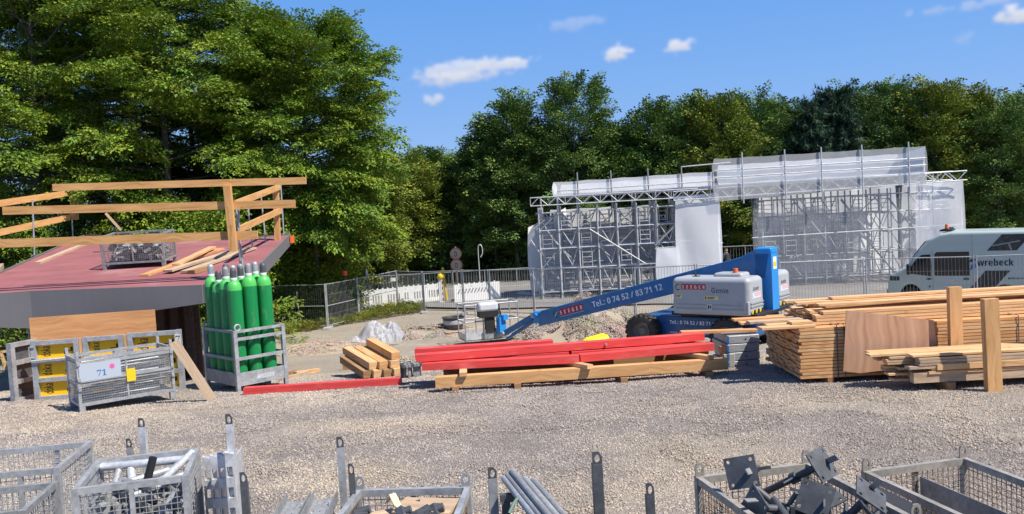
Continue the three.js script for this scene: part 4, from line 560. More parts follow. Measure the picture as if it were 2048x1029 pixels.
  const logo = (w, h, pale) => canvasTex(w, h, (g, W, H) => { g.clearRect(0, 0, W, H); if (pale) { g.fillStyle = '#d9e6f2'; g.fillRect(0, 0, W, H); } const n = H; g.save(); g.strokeStyle = pale ? '#2b7fbf' : '#1e5c46'; g.lineWidth = n * 0.13; g.beginPath(); g.arc(n * 0.46, n * 0.5, n * 0.33, 0.9, 5.2); g.stroke(); g.strokeStyle = pale ? '#57b0e0' : '#a8c9a0'; g.beginPath(); g.moveTo(n * 0.25, n * 0.75); g.lineTo(n * 0.7, n * 0.25); g.stroke(); g.restore(); const L = 'SEEGER', bw = (W - n) / 6; for (let i = 0; i < 6; i++) { g.fillStyle = pale ? '#d87a86' : '#b3202c'; g.fillRect(n + i * bw, n * 0.1, bw * 0.93, n * 0.66); g.fillStyle = '#f4ece8'; g.font = `bold ${Math.round(n * 0.56)}px sans-serif`; g.textAlign = 'center'; g.textBaseline = 'middle'; g.fillText(L[i], n + i * bw + bw * 0.46, n * 0.45); } g.fillStyle = pale ? '#b9c6d4' : '#c8b9a8'; g.fillRect(n, n * 0.86, W - n, n * 0.05); });
  const lg = logo(512, 110, false), lp = logo(400, 100, true), plain = txt => canvasTex(360, 110, (g, W, H) => { g.clearRect(0, 0, W, H); g.fillStyle = '#5b6067'; g.font = 'bold 96px sans-serif'; g.textBaseline = 'middle'; g.fillText(txt, 8, H / 2); });
  decal(cov, 'company_logo', 0.85, 0.2, lg, [0.30, 1.62, -1.264], [0, Math.PI, 0], { clear: true }); decal(cov, 'maker_lettering', 0.62, 0.19, plain('Genie'), [-0.55, 1.55, -1.264], [0, Math.PI, 0], { clear: true });
  for (const [x, y, w] of [[0.62, 1.40, 0.16], [-0.25, 1.37, 0.38]]) decal(cov, 'warning_sticker', w, 0.1, canvasTex(96, 32, (g, W, H) => { g.fillStyle = '#d8cf9a'; g.fillRect(0, 0, W, H); g.fillStyle = '#3a3620'; g.fillRect(6, 6, 10, 20); g.fillRect(24, 8, 50, 6); g.fillRect(24, 19, 40, 6); }), [x, y, -1.263], [0, Math.PI, 0]);
  decal(cov, 'weight_sticker', 0.13, 0.15, canvasTex(48, 48, (g, W, H) => { g.fillStyle = '#c9cac6'; g.fillRect(0, 0, W, H); g.fillStyle = '#333'; g.fillRect(8, 8, 14, 32); g.fillRect(26, 14, 14, 22); }), [-0.2, 1.15, -1.269], [0, Math.PI, 0]);
  for (const s of [-1, 1]) { decal(cov, 'maker_lettering', 0.44, 0.15, canvasTex(360, 110, (g, W, H) => { g.clearRect(0, 0, W, H); g.fillStyle = '#3e4248'; g.font = 'bold italic 96px sans-serif'; g.textBaseline = 'middle'; g.fillText('Genie', 8, H / 2); }), [-1.228, 1.58, s * 0.83 + 0.0], [0, -Math.PI / 2, 0], { clear: true }); decal(cov, 'company_logo', 0.5, 0.13, lp, [-1.228, 1.42, s * 0.83 - 0.02], [0, -Math.PI / 2, 0]); }
  mesh('exhaust_flap', [box(0.16, 0.02, 0.12, 0.28, 1.868, -0.95), rod(V(0.28, 1.86, -0.95), V(0.33, 1.97, -0.95), 0.02, 6)], MAT.black, cov);
  mesh('beacon', [new THREE.CylinderGeometry(0.055, 0.065, 0.11, 14).translate(-0.72, 2.0, -0.85)], MAT.orange, cov);
  // mast and boom
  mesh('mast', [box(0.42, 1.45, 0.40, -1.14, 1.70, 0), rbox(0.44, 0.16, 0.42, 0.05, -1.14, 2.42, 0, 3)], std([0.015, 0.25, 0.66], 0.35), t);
  decal(t.children[t.children.length - 1], 'yellow_label', 0.2, 0.3, canvasTex(64, 96, (g, W, H) => { g.fillStyle = '#e9e4b8'; g.fillRect(0, 0, W, H); g.fillStyle = '#f2bf10'; g.fillRect(4, 40, 56, 36); g.fillStyle = '#fff'; g.fillRect(8, 8, 48, 24); }), [-1.354, 2.12, 0], [0, -Math.PI / 2, 0]);
  const y = x => 2.16 - 0.243 * (x + 1), bh = 0.225;
  const boom = mesh('boom', [extrude([[-1.32, 2.46], [-0.98, 2.47], [-0.55, 2.28], [-0.1, 2.16], [0.5, y(0.5) + bh], [5.85, y(5.85) + bh], [6.0, y(6) + bh * 0.5], [5.95, y(5.95) - bh], [-0.2, y(-0.2) - bh - 0.05], [-1.2, 1.75]], 0.36, { bevel: 0.02 })], B, t);
  const ang = Math.atan(0.243);
  const bd = (name, w, h, map, x) => { const m = decal(boom, name, w, h, map, [x, y(x) - 0.0, -0.206], [0, Math.PI, 0], { clear: true }); m.rotation.set(0, Math.PI, 0); m.rotateZ(ang); return m; };
  bd('phone_lettering', 2.55, 0.32, print('Tel.: 0 74 52 / 83 71 12', 1024, 128, 4, 'bold 92px sans-serif', '#dfe9f3'), 2.75); bd('company_logo', 1.15, 0.27, logo(512, 110, false), 4.85);
  mesh('boom_nose', [rbox(0.34, 0.36, 0.30, 0.05, 6.05, y(6.0) + 0.04, 0, 2), rod(V(6.08, y(6) + 0.12, -0.24), V(6.08, y(6) + 0.12, 0.24), 0.06, 12)], std([0.02, 0.24, 0.60], 0.4), boom);
  // jib, platform mount and basket
  const j0 = V(6.2, 0.56, 0), j1 = V(7.55, -0.10, 0), jib = mesh('jib', [beam(j0, j1, 0.16, 0.15), beam(j0.clone().add(V(0.05, -0.19, 0)), j1.clone().add(V(-0.15, -0.14, 0)), 0.12, 0.07), rod(V(6.25, 0.4, 0.02), V(7.2, -0.1, 0.02), 0.045, 8)], B, t);
  mesh('pivot', [rod(V(6.22, 0.56, -0.15), V(6.22, 0.56, 0.15), 0.09, 12), rod(V(7.5, -0.08, -0.15), V(7.5, -0.08, 0.15), 0.08, 12)], MAT.galv, jib);
  const bp = V(8.25, -0.26, 0.1), mt = mesh('platform_mount', [box(0.14, 0.55, 0.3, 7.62, 0.17, 0.0), box(0.2, 0.16, 0.22, 7.55, 0.42, 0.05)], std([0.02, 0.24, 0.60], 0.4), t); mesh('hoses', [0, 1, 2, 3].map(i => tubePath([V(7.56, 0.02, 0.12 - i * 0.05), V(7.68, 0.36, 0.14 - i * 0.06), V(7.72, 0.62, 0.10 - i * 0.05), V(7.74, 0.84, 0.08 - i * 0.05)], 0.014, 5, 12)), MAT.black, mt);
  const bk = new THREE.Group(); bk.name = 'basket'; bk.position.copy(bp); bk.rotation.y = -0.55; t.add(bk);
  const bw = 1.75, bdp = 0.85; mesh('floor', [box(bdp, 0.05, bw, 0, 0.02, 0)], MAT.galvDull, bk);
  for (const [x, z, w, d] of [[0, bw / 2, bdp, 0.02], [0, -bw / 2, bdp, 0.02], [bdp / 2, 0, 0.02, bw], [-bdp / 2, 0, 0.02, bw]]) mesh('kick_plate', box(w, 0.2, d, x, 0.14, z), MAT.alu, bk);
  for (const x of [-1, 1]) for (const z of [-1, -0.33, 0.33, 1]) mesh('upright', rod(V(x * bdp / 2, 0.03, z * bw / 2), V(x * bdp / 2, 1.12, z * bw / 2), 0.02, 8), MAT.galv, bk);
  for (const h of [0.6, 1.12]) { for (const s of [-1, 1]) { mesh('hand_rail', rod(V(s * bdp / 2, h, -bw / 2), V(s * bdp / 2, h, bw / 2), 0.022, 8), MAT.galv, bk); mesh('hand_rail', rod(V(-bdp / 2, h, s * bw / 2), V(bdp / 2, h, s * bw / 2), 0.022, 8), MAT.galv, bk); } }
  mesh('control_box', [rbox(0.34, 0.30, 0.66, 0.1, -bdp / 2 - 0.06, 1.05, -0.15, 4)], std([0.55, 0.56, 0.58], 0.4), bk); mesh('control_panel', [box(0.3, 0.18, 0.6, -bdp / 2 - 0.05, 0.82, -0.15), box(0.16, 0.5, 0.3, -bdp / 2 - 0.06, 0.5, -0.1)], MAT.black, bk); mesh('document_box', box(0.1, 0.32, 0.4, -bdp / 2 - 0.06, 0.2, -0.1), MAT.galvDull, bk);
}
// ------------------------------------------------------------------ white crew van (local: x to the nose, left side at -z)
{
  const nose = V(at(1776, 560, 31.6).x, 0, -31.6), th = Math.PI - 0.60, fw = V(Math.cos(th), 0, -Math.sin(th)), L = 5.95, W = 1.92, pos = nose.clone().addScaledVector(fw, -L).add(V(0, 0, 0)); pos.addScaledVector(V(Math.sin(th), 0, Math.cos(th)), W / 2); pos.y = EYE - 4.42 + 0.10;
  const t = thing('crew_van', 'white high roof crew van with dark print on its side', 'van', pos, th); t.scale.set(0.82, 0.97, 1); t.position.addScaledVector(fw, L * 0.18); const paint = std([0.44, 0.51, 0.47], 0.3);
  const arc = (cx, r, n = 10) => Array.from({ length: n + 1 }, (_, i) => [cx + r * Math.cos(Math.PI * i / n), 0.36 + r * Math.sin(Math.PI * i / n)]);
  const prof = [[0.02, 0.42], [0.0, 1.2], [0.05, 2.45], [0.18, 2.66], [0.5, 2.72], [3.3, 2.74], [3.75, 2.68], [4.15, 2.5], [4.6, 2.12], [5.0, 1.62], [5.15, 1.47], [5.55, 1.30], [5.82, 1.12], [5.93, 0.85], [5.95, 0.5], [5.88, 0.36], ...arc(4.98, 0.43), [4.4, 0.34], [1.8, 0.34], ...arc(1.32, 0.43), [0.1, 0.36]];
  const body = mesh('body', extrude(prof, W, { bevel: 0.11, seg: 4 }), paint, t); body.geometry.translate(0, 0, 0);
  const zs = -W / 2 - 0.113; mesh('sill_trim', [box(3.1, 0.16, 0.02, 3.1, 0.44, zs), box(0.25, 0.24, 1.9, 5.86, 0.46, 0)], MAT.black, t);
  const sideShape = (pts, z, m, name, par = t) => { const g = extrude(pts, 0.012, {}); g.translate(0, 0, z); return mesh(name, g, m, par); };
  const mid = sideShape([[2.62, 1.12], [3.98, 1.12], [4.0, 1.20], [3.98, 1.92], [3.9, 2.0], [2.62, 2.0]], zs, MAT.glass, 'crew_window'); mesh('window_pillar', box(0.04, 0.86, 0.006, 3.25, 1.56, zs - 0.008), MAT.black, mid);
  const dw = sideShape([[4.12, 1.1], [4.98, 1.2], [5.06, 1.32], [4.72, 1.74], [4.5, 1.9], [4.14, 1.92], [4.1, 1.5]], zs, MAT.glass, 'door_window'); mesh('window_bar', box(0.035, 0.55, 0.008, 4.66, 1.5, zs - 0.009), MAT.black, dw);
  { const g = new THREE.PlaneGeometry(1.62, 0.98); const m = mesh('windscreen', g, MAT.glass, t); m.position.set(4.87 + 0.05, 1.98 - 0.04, 0); m.rotation.set(0, Math.PI / 2, 0); m.rotateX(-0.74); m.position.add(V(0.0, 0.0, 0)); m.position.set(4.72, 2.02, 0); m.translateZ(0.02); }
  mesh('mirror', [rbox(0.16, 0.4, 0.2, 0.05, 5.02, 1.38, zs - 0.14, 2), box(0.08, 0.06, 0.16, 4.98, 1.25, zs - 0.03)], MAT.black, t); mesh('headlight', [rbox(0.42, 0.2, 0.06, 0.03, 5.62, 1.02, zs + 0.03, 2)], MAT.glass, t);
  const seam = (x, y0, y1) => mesh('door_seam', box(0.014, y1 - y0, 0.004, x, (y0 + y1) / 2, zs - 0.001), std([0.25, 0.28, 0.27], 0.6), t); seam(4.06, 0.4, 2.1); seam(2.5, 0.4, 2.66); seam(0.55, 0.5, 2.6); mesh('body_line', [box(3.5, 0.012, 0.004, 2.2, 2.28, zs - 0.001), box(3.8, 0.012, 0.004, 2.2, 0.78, zs - 0.001)], std([0.42, 0.46, 0.45], 0.6), t); mesh('door_handle', [box(0.2, 0.05, 0.03, 4.22, 1.0, zs - 0.012), box(0.2, 0.05, 0.03, 2.75, 1.0, zs - 0.012)], MAT.black, t); mesh('fuel_cap', box(0.06, 0.06, 0.008, 4.2, 0.72, zs - 0.004), MAT.black, t);
  for (const [x, z] of [[4.98, -1], [1.32, -1], [4.98, 1], [1.32, 1]]) { const w = new THREE.Group(); w.name = 'wheel'; w.position.set(x, 0.345, z * (W / 2 - 0.03)); t.add(w); const ty = new THREE.LatheGeometry([[0.2, -0.11], [0.31, -0.11], [0.345, -0.07], [0.345, 0.07], [0.31, 0.11], [0.2, 0.11]].map(p => new THREE.Vector2(...p)), 30); ty.rotateX(Math.PI / 2); mesh('tyre', ty, MAT.rubber, w); const rm = new THREE.CylinderGeometry(0.205, 0.205, 0.2, 22); rm.rotateX(Math.PI / 2); mesh('rim', rm, std([0.10, 0.10, 0.10], 0.5), w); mesh('arch_liner', box(0.84, 0.5, 0.2, 0, 0.12, -z * 0.25), MAT.black, w); }
  mesh('roof_bar', [rbox(0.22, 0.09, 1.4, 0.03, 3.55, 2.80, 0, 2), rbox(0.5, 0.06, 0.9, 0.02, 3.6, 2.765, 0, 2)], MAT.black, t); mesh('beacon', new THREE.CylinderGeometry(0.07, 0.08, 0.16, 14).translate(3.55, 2.92, -0.45), MAT.orange, t);
  const hv = new THREE.MeshStandardMaterial({ map: tex(128, (u, v) => { const n = fbm(u * 12, v * 12, 411, 4, 12); return [lerp(0.012, 0.085, n * n), lerp(0.014, 0.085, n * n), lerp(0.015, 0.075, n * n)]; }), roughness: 0.4 });
  sideShape([[1.95, 2.02], [0.85, 2.02], [0.28, 2.60], [1.38, 2.60]], zs, hv, 'photo_print'); sideShape([[2.65, 0.62], [1.75, 0.62], [1.1, 1.30], [2.02, 1.30]], zs, hv, 'photo_print'); mesh('print_arch', [beam(V(1.75, 2.2, zs - 0.008), V(0.72, 2.36, zs - 0.008), 0.006, 0.05), beam(V(1.14, 2.3, zs - 0.008), V(1.04, 2.04, zs - 0.008), 0.006, 0.07)], std([0.25, 0.26, 0.25], 0.5), t);
  decal(t, 'firm_name', 1.42, 0.36, canvasTex(600, 152, (g, W, H) => { g.clearRect(0, 0, W, H); g.fillStyle = '#10182c'; g.font = 'bold 140px sans-serif'; g.textBaseline = 'middle'; g.fillText('wrebeck', 2, H / 2 + 2); }), [1.62, 1.60, zs - 0.010], [0, Math.PI, 0], { clear: true });
  decal(t, 'firm_emblem', 0.4, 0.46, canvasTex(128, 148, (g, W, H) => { g.clearRect(0, 0, W, H); g.fillStyle = '#16233f'; g.beginPath(); g.moveTo(0, 40); g.lineTo(40, 4); g.lineTo(112, 4); g.lineTo(72, 40); g.fill(); g.fillStyle = '#2f6fa8'; g.beginPath(); g.moveTo(12, 140); g.lineTo(40, 70); g.lineTo(116, 52); g.lineTo(104, 100); g.fill(); }), [2.46, 1.52, zs - 0.010], [0, Math.PI, 0], { clear: true });
  decal(t, 'motto_lettering', 0.95, 0.10, canvasTex(380, 40, (g, W, H) => { g.clearRect(0, 0, W, H); g.fillStyle = '#222b2b'; g.font = 'bold 34px sans-serif'; g.textBaseline = 'middle'; g.fillText('BAUEN MIT SYSTEM', 2, H / 2); }), [0.72, 1.02, zs - 0.010], [0, Math.PI, 0], { clear: true });
}
// ------------------------------------------------------------------ site fence
{
  const pts = [[540, 34.8, 1.8], [652, 33.8, 1.8], [716, 36.4, 1.8], [795, 39.8, 1.85], [847, 37.8, 1.85], [927, 36.6, 1.9], [980, 35.6, 1.9], [1068, 34.0, 1.95], [1160, 32.0, 2.0], [1270, 30.0, 2.0], [1395, 29.2, 2.0], [1560, 29.0, 1.95], [1732, 28.8, 1.9], [1953, 27.2, 1.88], [2170, 25.8, 1.88]].map(([px, D, h]) => { const x = at(px, 600, D).x; return [V(x, gy(x, -D) + 0.04, -D), h]; });
  const lab = ['fence panel with dark mesh under the overhanging sapling', 'leaning fence panel beside the weeds', 'tilted fence panel climbing beside the first white barrier', 'fence panel in front of the first white barrier', 'fence panel in front of the yellow post', 'fence panel before the sign post', 'fence panel at the end of the white barriers', 'fence panel at the shaded end of the scaffold', 'fence panel before the tube tower of the scaffold', 'fence panel behind the gravel heap', 'fence panel behind the blue boom', 'fence panel behind the engine covers of the lift', 'fence panel between the lift and the van', 'fence panel in front of the van'];
  for (let i = 0; i < pts.length - 1; i++) {
    const [a, ha] = pts[i], [b, hb] = pts[i + 1], u = b.clone().sub(a).normalize(), A = a.clone().addScaledVector(u, 0.04), Bq = b.clone().addScaledVector(u, -0.04), o = A.clone(), t = thing('fence_panel', lab[i], 'fence panel', o, 0, 'galvanised site fence panels');
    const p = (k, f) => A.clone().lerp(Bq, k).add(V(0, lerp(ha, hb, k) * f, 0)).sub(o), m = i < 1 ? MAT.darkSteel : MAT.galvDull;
    for (const k of [0, 1]) { mesh('post', rod(p(k, 0), p(k, 1.0), 0.026, 7), MAT.galv, t); const f = p(k, 0); mesh('foot_block', [rbox(0.24, 0.13, 0.7, 0.02, f.x, f.y - 0.0, f.z, 1)], MAT.concrete, t); }
    for (const f of i < 3 ? [0.06, 0.5, 0.98] : [0.06, 0.98]) mesh('rail', rod(p(0, f), p(1, f), 0.02, 6), MAT.galv, t);
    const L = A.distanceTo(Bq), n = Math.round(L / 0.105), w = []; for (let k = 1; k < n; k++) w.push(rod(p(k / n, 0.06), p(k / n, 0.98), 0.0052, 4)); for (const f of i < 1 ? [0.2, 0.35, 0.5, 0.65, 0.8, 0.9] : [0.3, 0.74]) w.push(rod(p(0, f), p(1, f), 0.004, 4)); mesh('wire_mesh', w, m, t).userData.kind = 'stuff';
    if (i === 2) { const q = p(0.92, 0.78); mesh('white_plate', box(0.24, 0.17, 0.01, q.x, q.y, q.z + 0.03), MAT.white, t); }
  }
  // dark double-rod fence under the low building
  const q = [[-30, 24.4], [60, 24.6], [180, 24.9]].map(([px, D]) => { const x = at(px, 700, D).x; return V(x, gy(x, -D), -D); });
  for (let i = 0; i < 2; i++) { const t = thing('fence_panel', ['dark rod fence panel under the roof by the picture edge', 'dark rod fence panel behind the formwork'][i], 'fence panel', q[i], 0, 'dark rod fence under the roof'), e = q[i + 1].clone().sub(q[i]); mesh('post', rod(V(0, 0, 0), V(0, 1.5, 0), 0.03, 6), MAT.galv, t); const w = []; for (let k = 1; k < 30; k++) { const c = e.clone().multiplyScalar(k / 30); w.push(rod(c, c.clone().add(V(0, 1.45, 0)), 0.004, 4)); } for (let k = 1; k < 8; k++) w.push(rod(V(0, k * 0.2, 0), e.clone().add(V(0, k * 0.2, 0)), 0.005, 4)); mesh('wire_mesh', w, MAT.darkSteel, t).userData.kind = 'stuff'; }
}
// ------------------------------------------------------------------ road barriers, signs, posts
{
  const notch = (w) => { const p = [[-w / 2, 0.08], [w / 2, 0.08], [w / 2, 0.94]]; for (let i = 8; i > 0; i--) { const x = -w / 2 + w * i / 9; p.push([x + 0.045, 0.94], [x + 0.03, 1.0], [x - 0.03, 1.0], [x - 0.045, 0.94]); } p.push([-w / 2, 0.94]); return p; };
  const barrier = (px, D, turn, diag, label, w = 2.05) => {
    const c = at(px, 600, D), t = thing('road_barrier', label, 'barrier', V(c.x, gy(c.x, c.z), c.z), turn, 'white plastic road barriers'), holes = [];
    if (diag) for (let i = 0; i < 11; i++) { const x = -w / 2 + 0.16 + i * 0.165; holes.push([[x, 0.48], [x + 0.07, 0.48], [x + 0.2, 0.72], [x + 0.13, 0.72]].map(p => [Math.min(p[0], w / 2 - 0.04), p[1]])); if (x + 0.2 > w / 2 - 0.05) { holes.pop(); } }
    else { let x = -w / 2 + 0.12; for (let i = 0; i < 12; i++) { if (i === 3 || i === 7) { x += 0.22; } if (x + 0.08 > w / 2 - 0.05) break; holes.push([[x, 0.3], [x + 0.07, 0.3], [x + 0.07, 0.66], [x, 0.66]]); x += 0.135; } }
    mesh('panel', extrude(notch(w), 0.06, { holes }), MAT.white, t); for (const s of [-1, 1]) mesh('foot', rbox(0.2, 0.1, 0.75, 0.02, s * w * 0.32, 0.05, 0, 1), std([0.05, 0.05, 0.05], 0.9), t);
    for (let i = 0; i < 4; i++) mesh('bolt', rod(V(-w * 0.36 + i * w * 0.24, 0.84, 0.028), V(-w * 0.36 + i * w * 0.24, 0.84, 0.036), 0.03, 8), std([0.45, 0.45, 0.45], 0.5), t);
  };
  barrier(761, 40.9, 0.42, false, 'white barrier with upright slots next to the weeds', 2.3); barrier(843, 42.0, 0.42, false, 'white barrier with upright slots beside the yellow post', 2.25); barrier(955, 41.4, 0.34, true, 'white barrier with slanted slots by the sign post', 2.35);
  const g = (px, D) => { const c = at(px, 600, D); return V(c.x, gy(c.x, c.z) + 0.0, c.z); };
  const sp = thing('sign_post', 'brown post with two round traffic signs on a black foot', 'sign', g(917, 41.9)); mesh('pole', [box(0.07, 2.75, 0.07, 0, 1.4, 0)], MAT.rustSteel, sp); mesh('foot', rbox(0.7, 0.16, 0.45, 0.03, 0, 0.08, 0, 1), MAT.black, sp);
  for (const y of [2.42, 1.86]) { const d = new THREE.CylinderGeometry(0.29, 0.29, 0.025, 26); d.rotateX(Math.PI / 2); d.translate(0, y, 0.05); const s = mesh('round_sign', d, std([0.12, 0.06, 0.055], 0.6), sp); const f = new THREE.CylinderGeometry(0.22, 0.22, 0.006, 24); f.rotateX(Math.PI / 2); f.translate(0, y, 0.067); mesh('sign_face', f, std([0.10, 0.10, 0.105], 0.6), s); const i = new THREE.TorusGeometry(0.09, 0.03, 6, 16); i.scale(0.7, 1.2, 0.3); i.translate(0, y, 0.072); mesh('sign_symbol', i, std([0.04, 0.04, 0.04], 0.6), s); }
  const yp = thing('yellow_post', 'slim yellow post standing beside the barrier gap', 'post', g(892, 42.2)); mesh('pole', rod(V(0.05, 0, 0), V(-0.08, 1.75, 0), 0.055, 10), MAT.yellow, yp);
  const bk = thing('warning_beacon', 'white and red beacon board with a yellow warning lamp', 'beacon', g(883, 41.4)); mesh('board', box(0.2, 1.15, 0.04, 0, 0.65, 0), MAT.white, bk); for (let i = 0; i < 4; i++) mesh('red_stripe', box(0.05, 1.1 / 4 * 0.5, 0.046, 0.078, 0.25 + i * 0.27, 0), std([0.4, 0.06, 0.04], 0.6), bk); const lamp = new THREE.SphereGeometry(0.14, 16, 10); lamp.scale(1, 1.1, 0.7); lamp.translate(0, 1.36, 0); mesh('lamp', lamp, MAT.yellow, bk); mesh('foot', rbox(0.8, 0.1, 0.4, 0.02, 0, 0.05, 0, 1), MAT.black, bk);
  const lp = thing('bent_pole', 'thin grey pole with a curved hook top beyond the road', 'pole', g(962, 49.5)); mesh('pole', [tubePath([V(0, 0, 0), V(0, 1.2, 0), V(0, 2.3, 0), V(0.05, 2.52, 0), V(0.18, 2.5, 0), V(0.24, 2.3, 0), V(0.23, 2.0, 0), V(0.12, 1.8, 0)], 0.03, 7, 40)], MAT.alu, lp);
  const bs = thing('bent_stake', 'pale bent stake standing at the dark mesh fence', 'stake', g(597, 34.6)); mesh('stake', tubePath([V(0.08, 0, 0), V(0.0, 0.5, 0), V(-0.05, 1.1, 0), V(-0.06, 1.55, 0)], 0.022, 6, 14), MAT.oldWood, bs);
  const st = thing('survey_stake', 'short stake with a pale rounded head by the fence', 'stake', g(737, 38.4)); mesh('stake', rod(V(0, 0, 0), V(-0.02, 1.85, 0), 0.02, 6), MAT.galv, st); mesh('head', rod(V(-0.02, 1.8, 0), V(-0.02, 2.1, 0), 0.07, 8, 0.04), MAT.white, st);
  const ol = thing('warning_lamp', 'small orange lamp on a pole among the leaves', 'lamp', g(693, 36.0)); mesh('pole', rod(V(0, 0, 0), V(0, 2.0, 0), 0.03, 6), MAT.darkSteel, ol); mesh('lens', rod(V(0, 2.0, 0.02), V(0, 2.2, 0.02), 0.11, 10), std([0.85, 0.12, 0.03], 0.4), ol);
  // railings on the far side of the road
  const railing = (ax, aD, bx, bD, h, label, lift = 0) => { const a = g(ax, aD), b = g(bx, bD), t = thing('road_railing', label, 'railing', a, 0, 'grey railings beyond the road'); const e = b.clone().sub(a), n = Math.round(e.length() / 0.16), w = []; for (const f of [0.08, 1]) mesh('rail', rod(V(0, h * f, 0), e.clone().add(V(0, h * f, 0)), 0.03, 6), MAT.galvDull, t); for (let i = 0; i <= n; i++) { const c = e.clone().multiplyScalar(i / n); if (i % 12 === 0) mesh('post', rod(c, c.clone().add(V(0, h, 0)), 0.035, 6), MAT.galvDull, t); else w.push(rod(c.clone().add(V(0, h * 0.08, 0)), c.clone().add(V(0, h, 0)), 0.008, 4)); } mesh('bars', w, MAT.galvDull, t).userData.kind = 'stuff'; };
  railing(720, 50.5, 905, 50.6, 0.95, 'grey bar railing beyond the road behind the barriers'); railing(908, 50.6, 1068, 50.6, 0.95, 'grey bar railing beyond the road up to the scaffold'); railing(1425, 47, 1530, 46.4, 1.75, 'tall grey bar fence seen through the scaffold passage');
}
// ------------------------------------------------------------------ heaps and odds and ends in the subsoil
function heap(name, label, c, rx, rz, h, seed, mat, tone, cat = 'gravel heap') {
  const n = 40, P = [], U = [], I = [], f = (x, z) => { const d = Math.hypot(x, z) + (fbm(x * 3 + seed, z * 3, seed, 3) - 0.5) * 0.5; return h * Math.pow(clamp(1 - d), 0.85) * (0.9 + 0.25 * (fbm(x * 5 + 9, z * 5, seed + 3, 3) - 0.5)); };
  for (let j = 0; j <= n; j++) for (let i = 0; i <= n; i++) { const x = (i / n * 2 - 1) * 1.15, z = (j / n * 2 - 1) * 1.15, X = c.x + x * rx, Z = c.z + z * rz; P.push(X, gy(X, Z) + f(x, z) - 0.03, Z); U.push(X, Z); }
  for (let j = 0; j < n; j++) for (let i = 0; i < n; i++) { const a = j * (n + 1) + i; I.push(a, a + n + 1, a + 1, a + 1, a + n + 1, a + n + 2); }
  const g = new THREE.BufferGeometry(); g.setAttribute('position', new THREE.Float32BufferAttribute(P, 3)); g.setAttribute('uv', new THREE.Float32BufferAttribute(U, 2)); g.setIndex(I); g.computeVertexNormals();
  const t = new THREE.Group(); t.name = numbered(name); scene.add(t); tag(t, label, cat); mesh('core', g, mat, t);
  const r = rng(seed), L = []; const e = 0.03; for (let k = 0; k < rx * rz * 26; k++) { const x = (r() * 2 - 1), z = (r() * 2 - 1); if (f(x, z) < 0.06 * h) continue; const X = c.x + x * rx, Z = c.z + z * rz, nn = V(-(f(x + e, z) - f(x - e, z)) / (2 * e * rx), 1, -(f(x, z + e) - f(x, z - e)) / (2 * e * rz)).normalize(); L.push([V(X, gy(X, Z) + f(x, z) - 0.03, Z), nn, r() * 6.28, 0.5 + 0.25 * r(), tone.map(q => q * (0.9 + 0.2 * r()))]); }
  const im = stones('heap_stones', label, patchBig, L); im.removeFromParent(); im.name = 'stones'; im.userData = { kind: 'stuff' }; t.add(im); return t;
}
const patchBig = stonePatch(140, 0.62, 420, 0.015, 0.052);
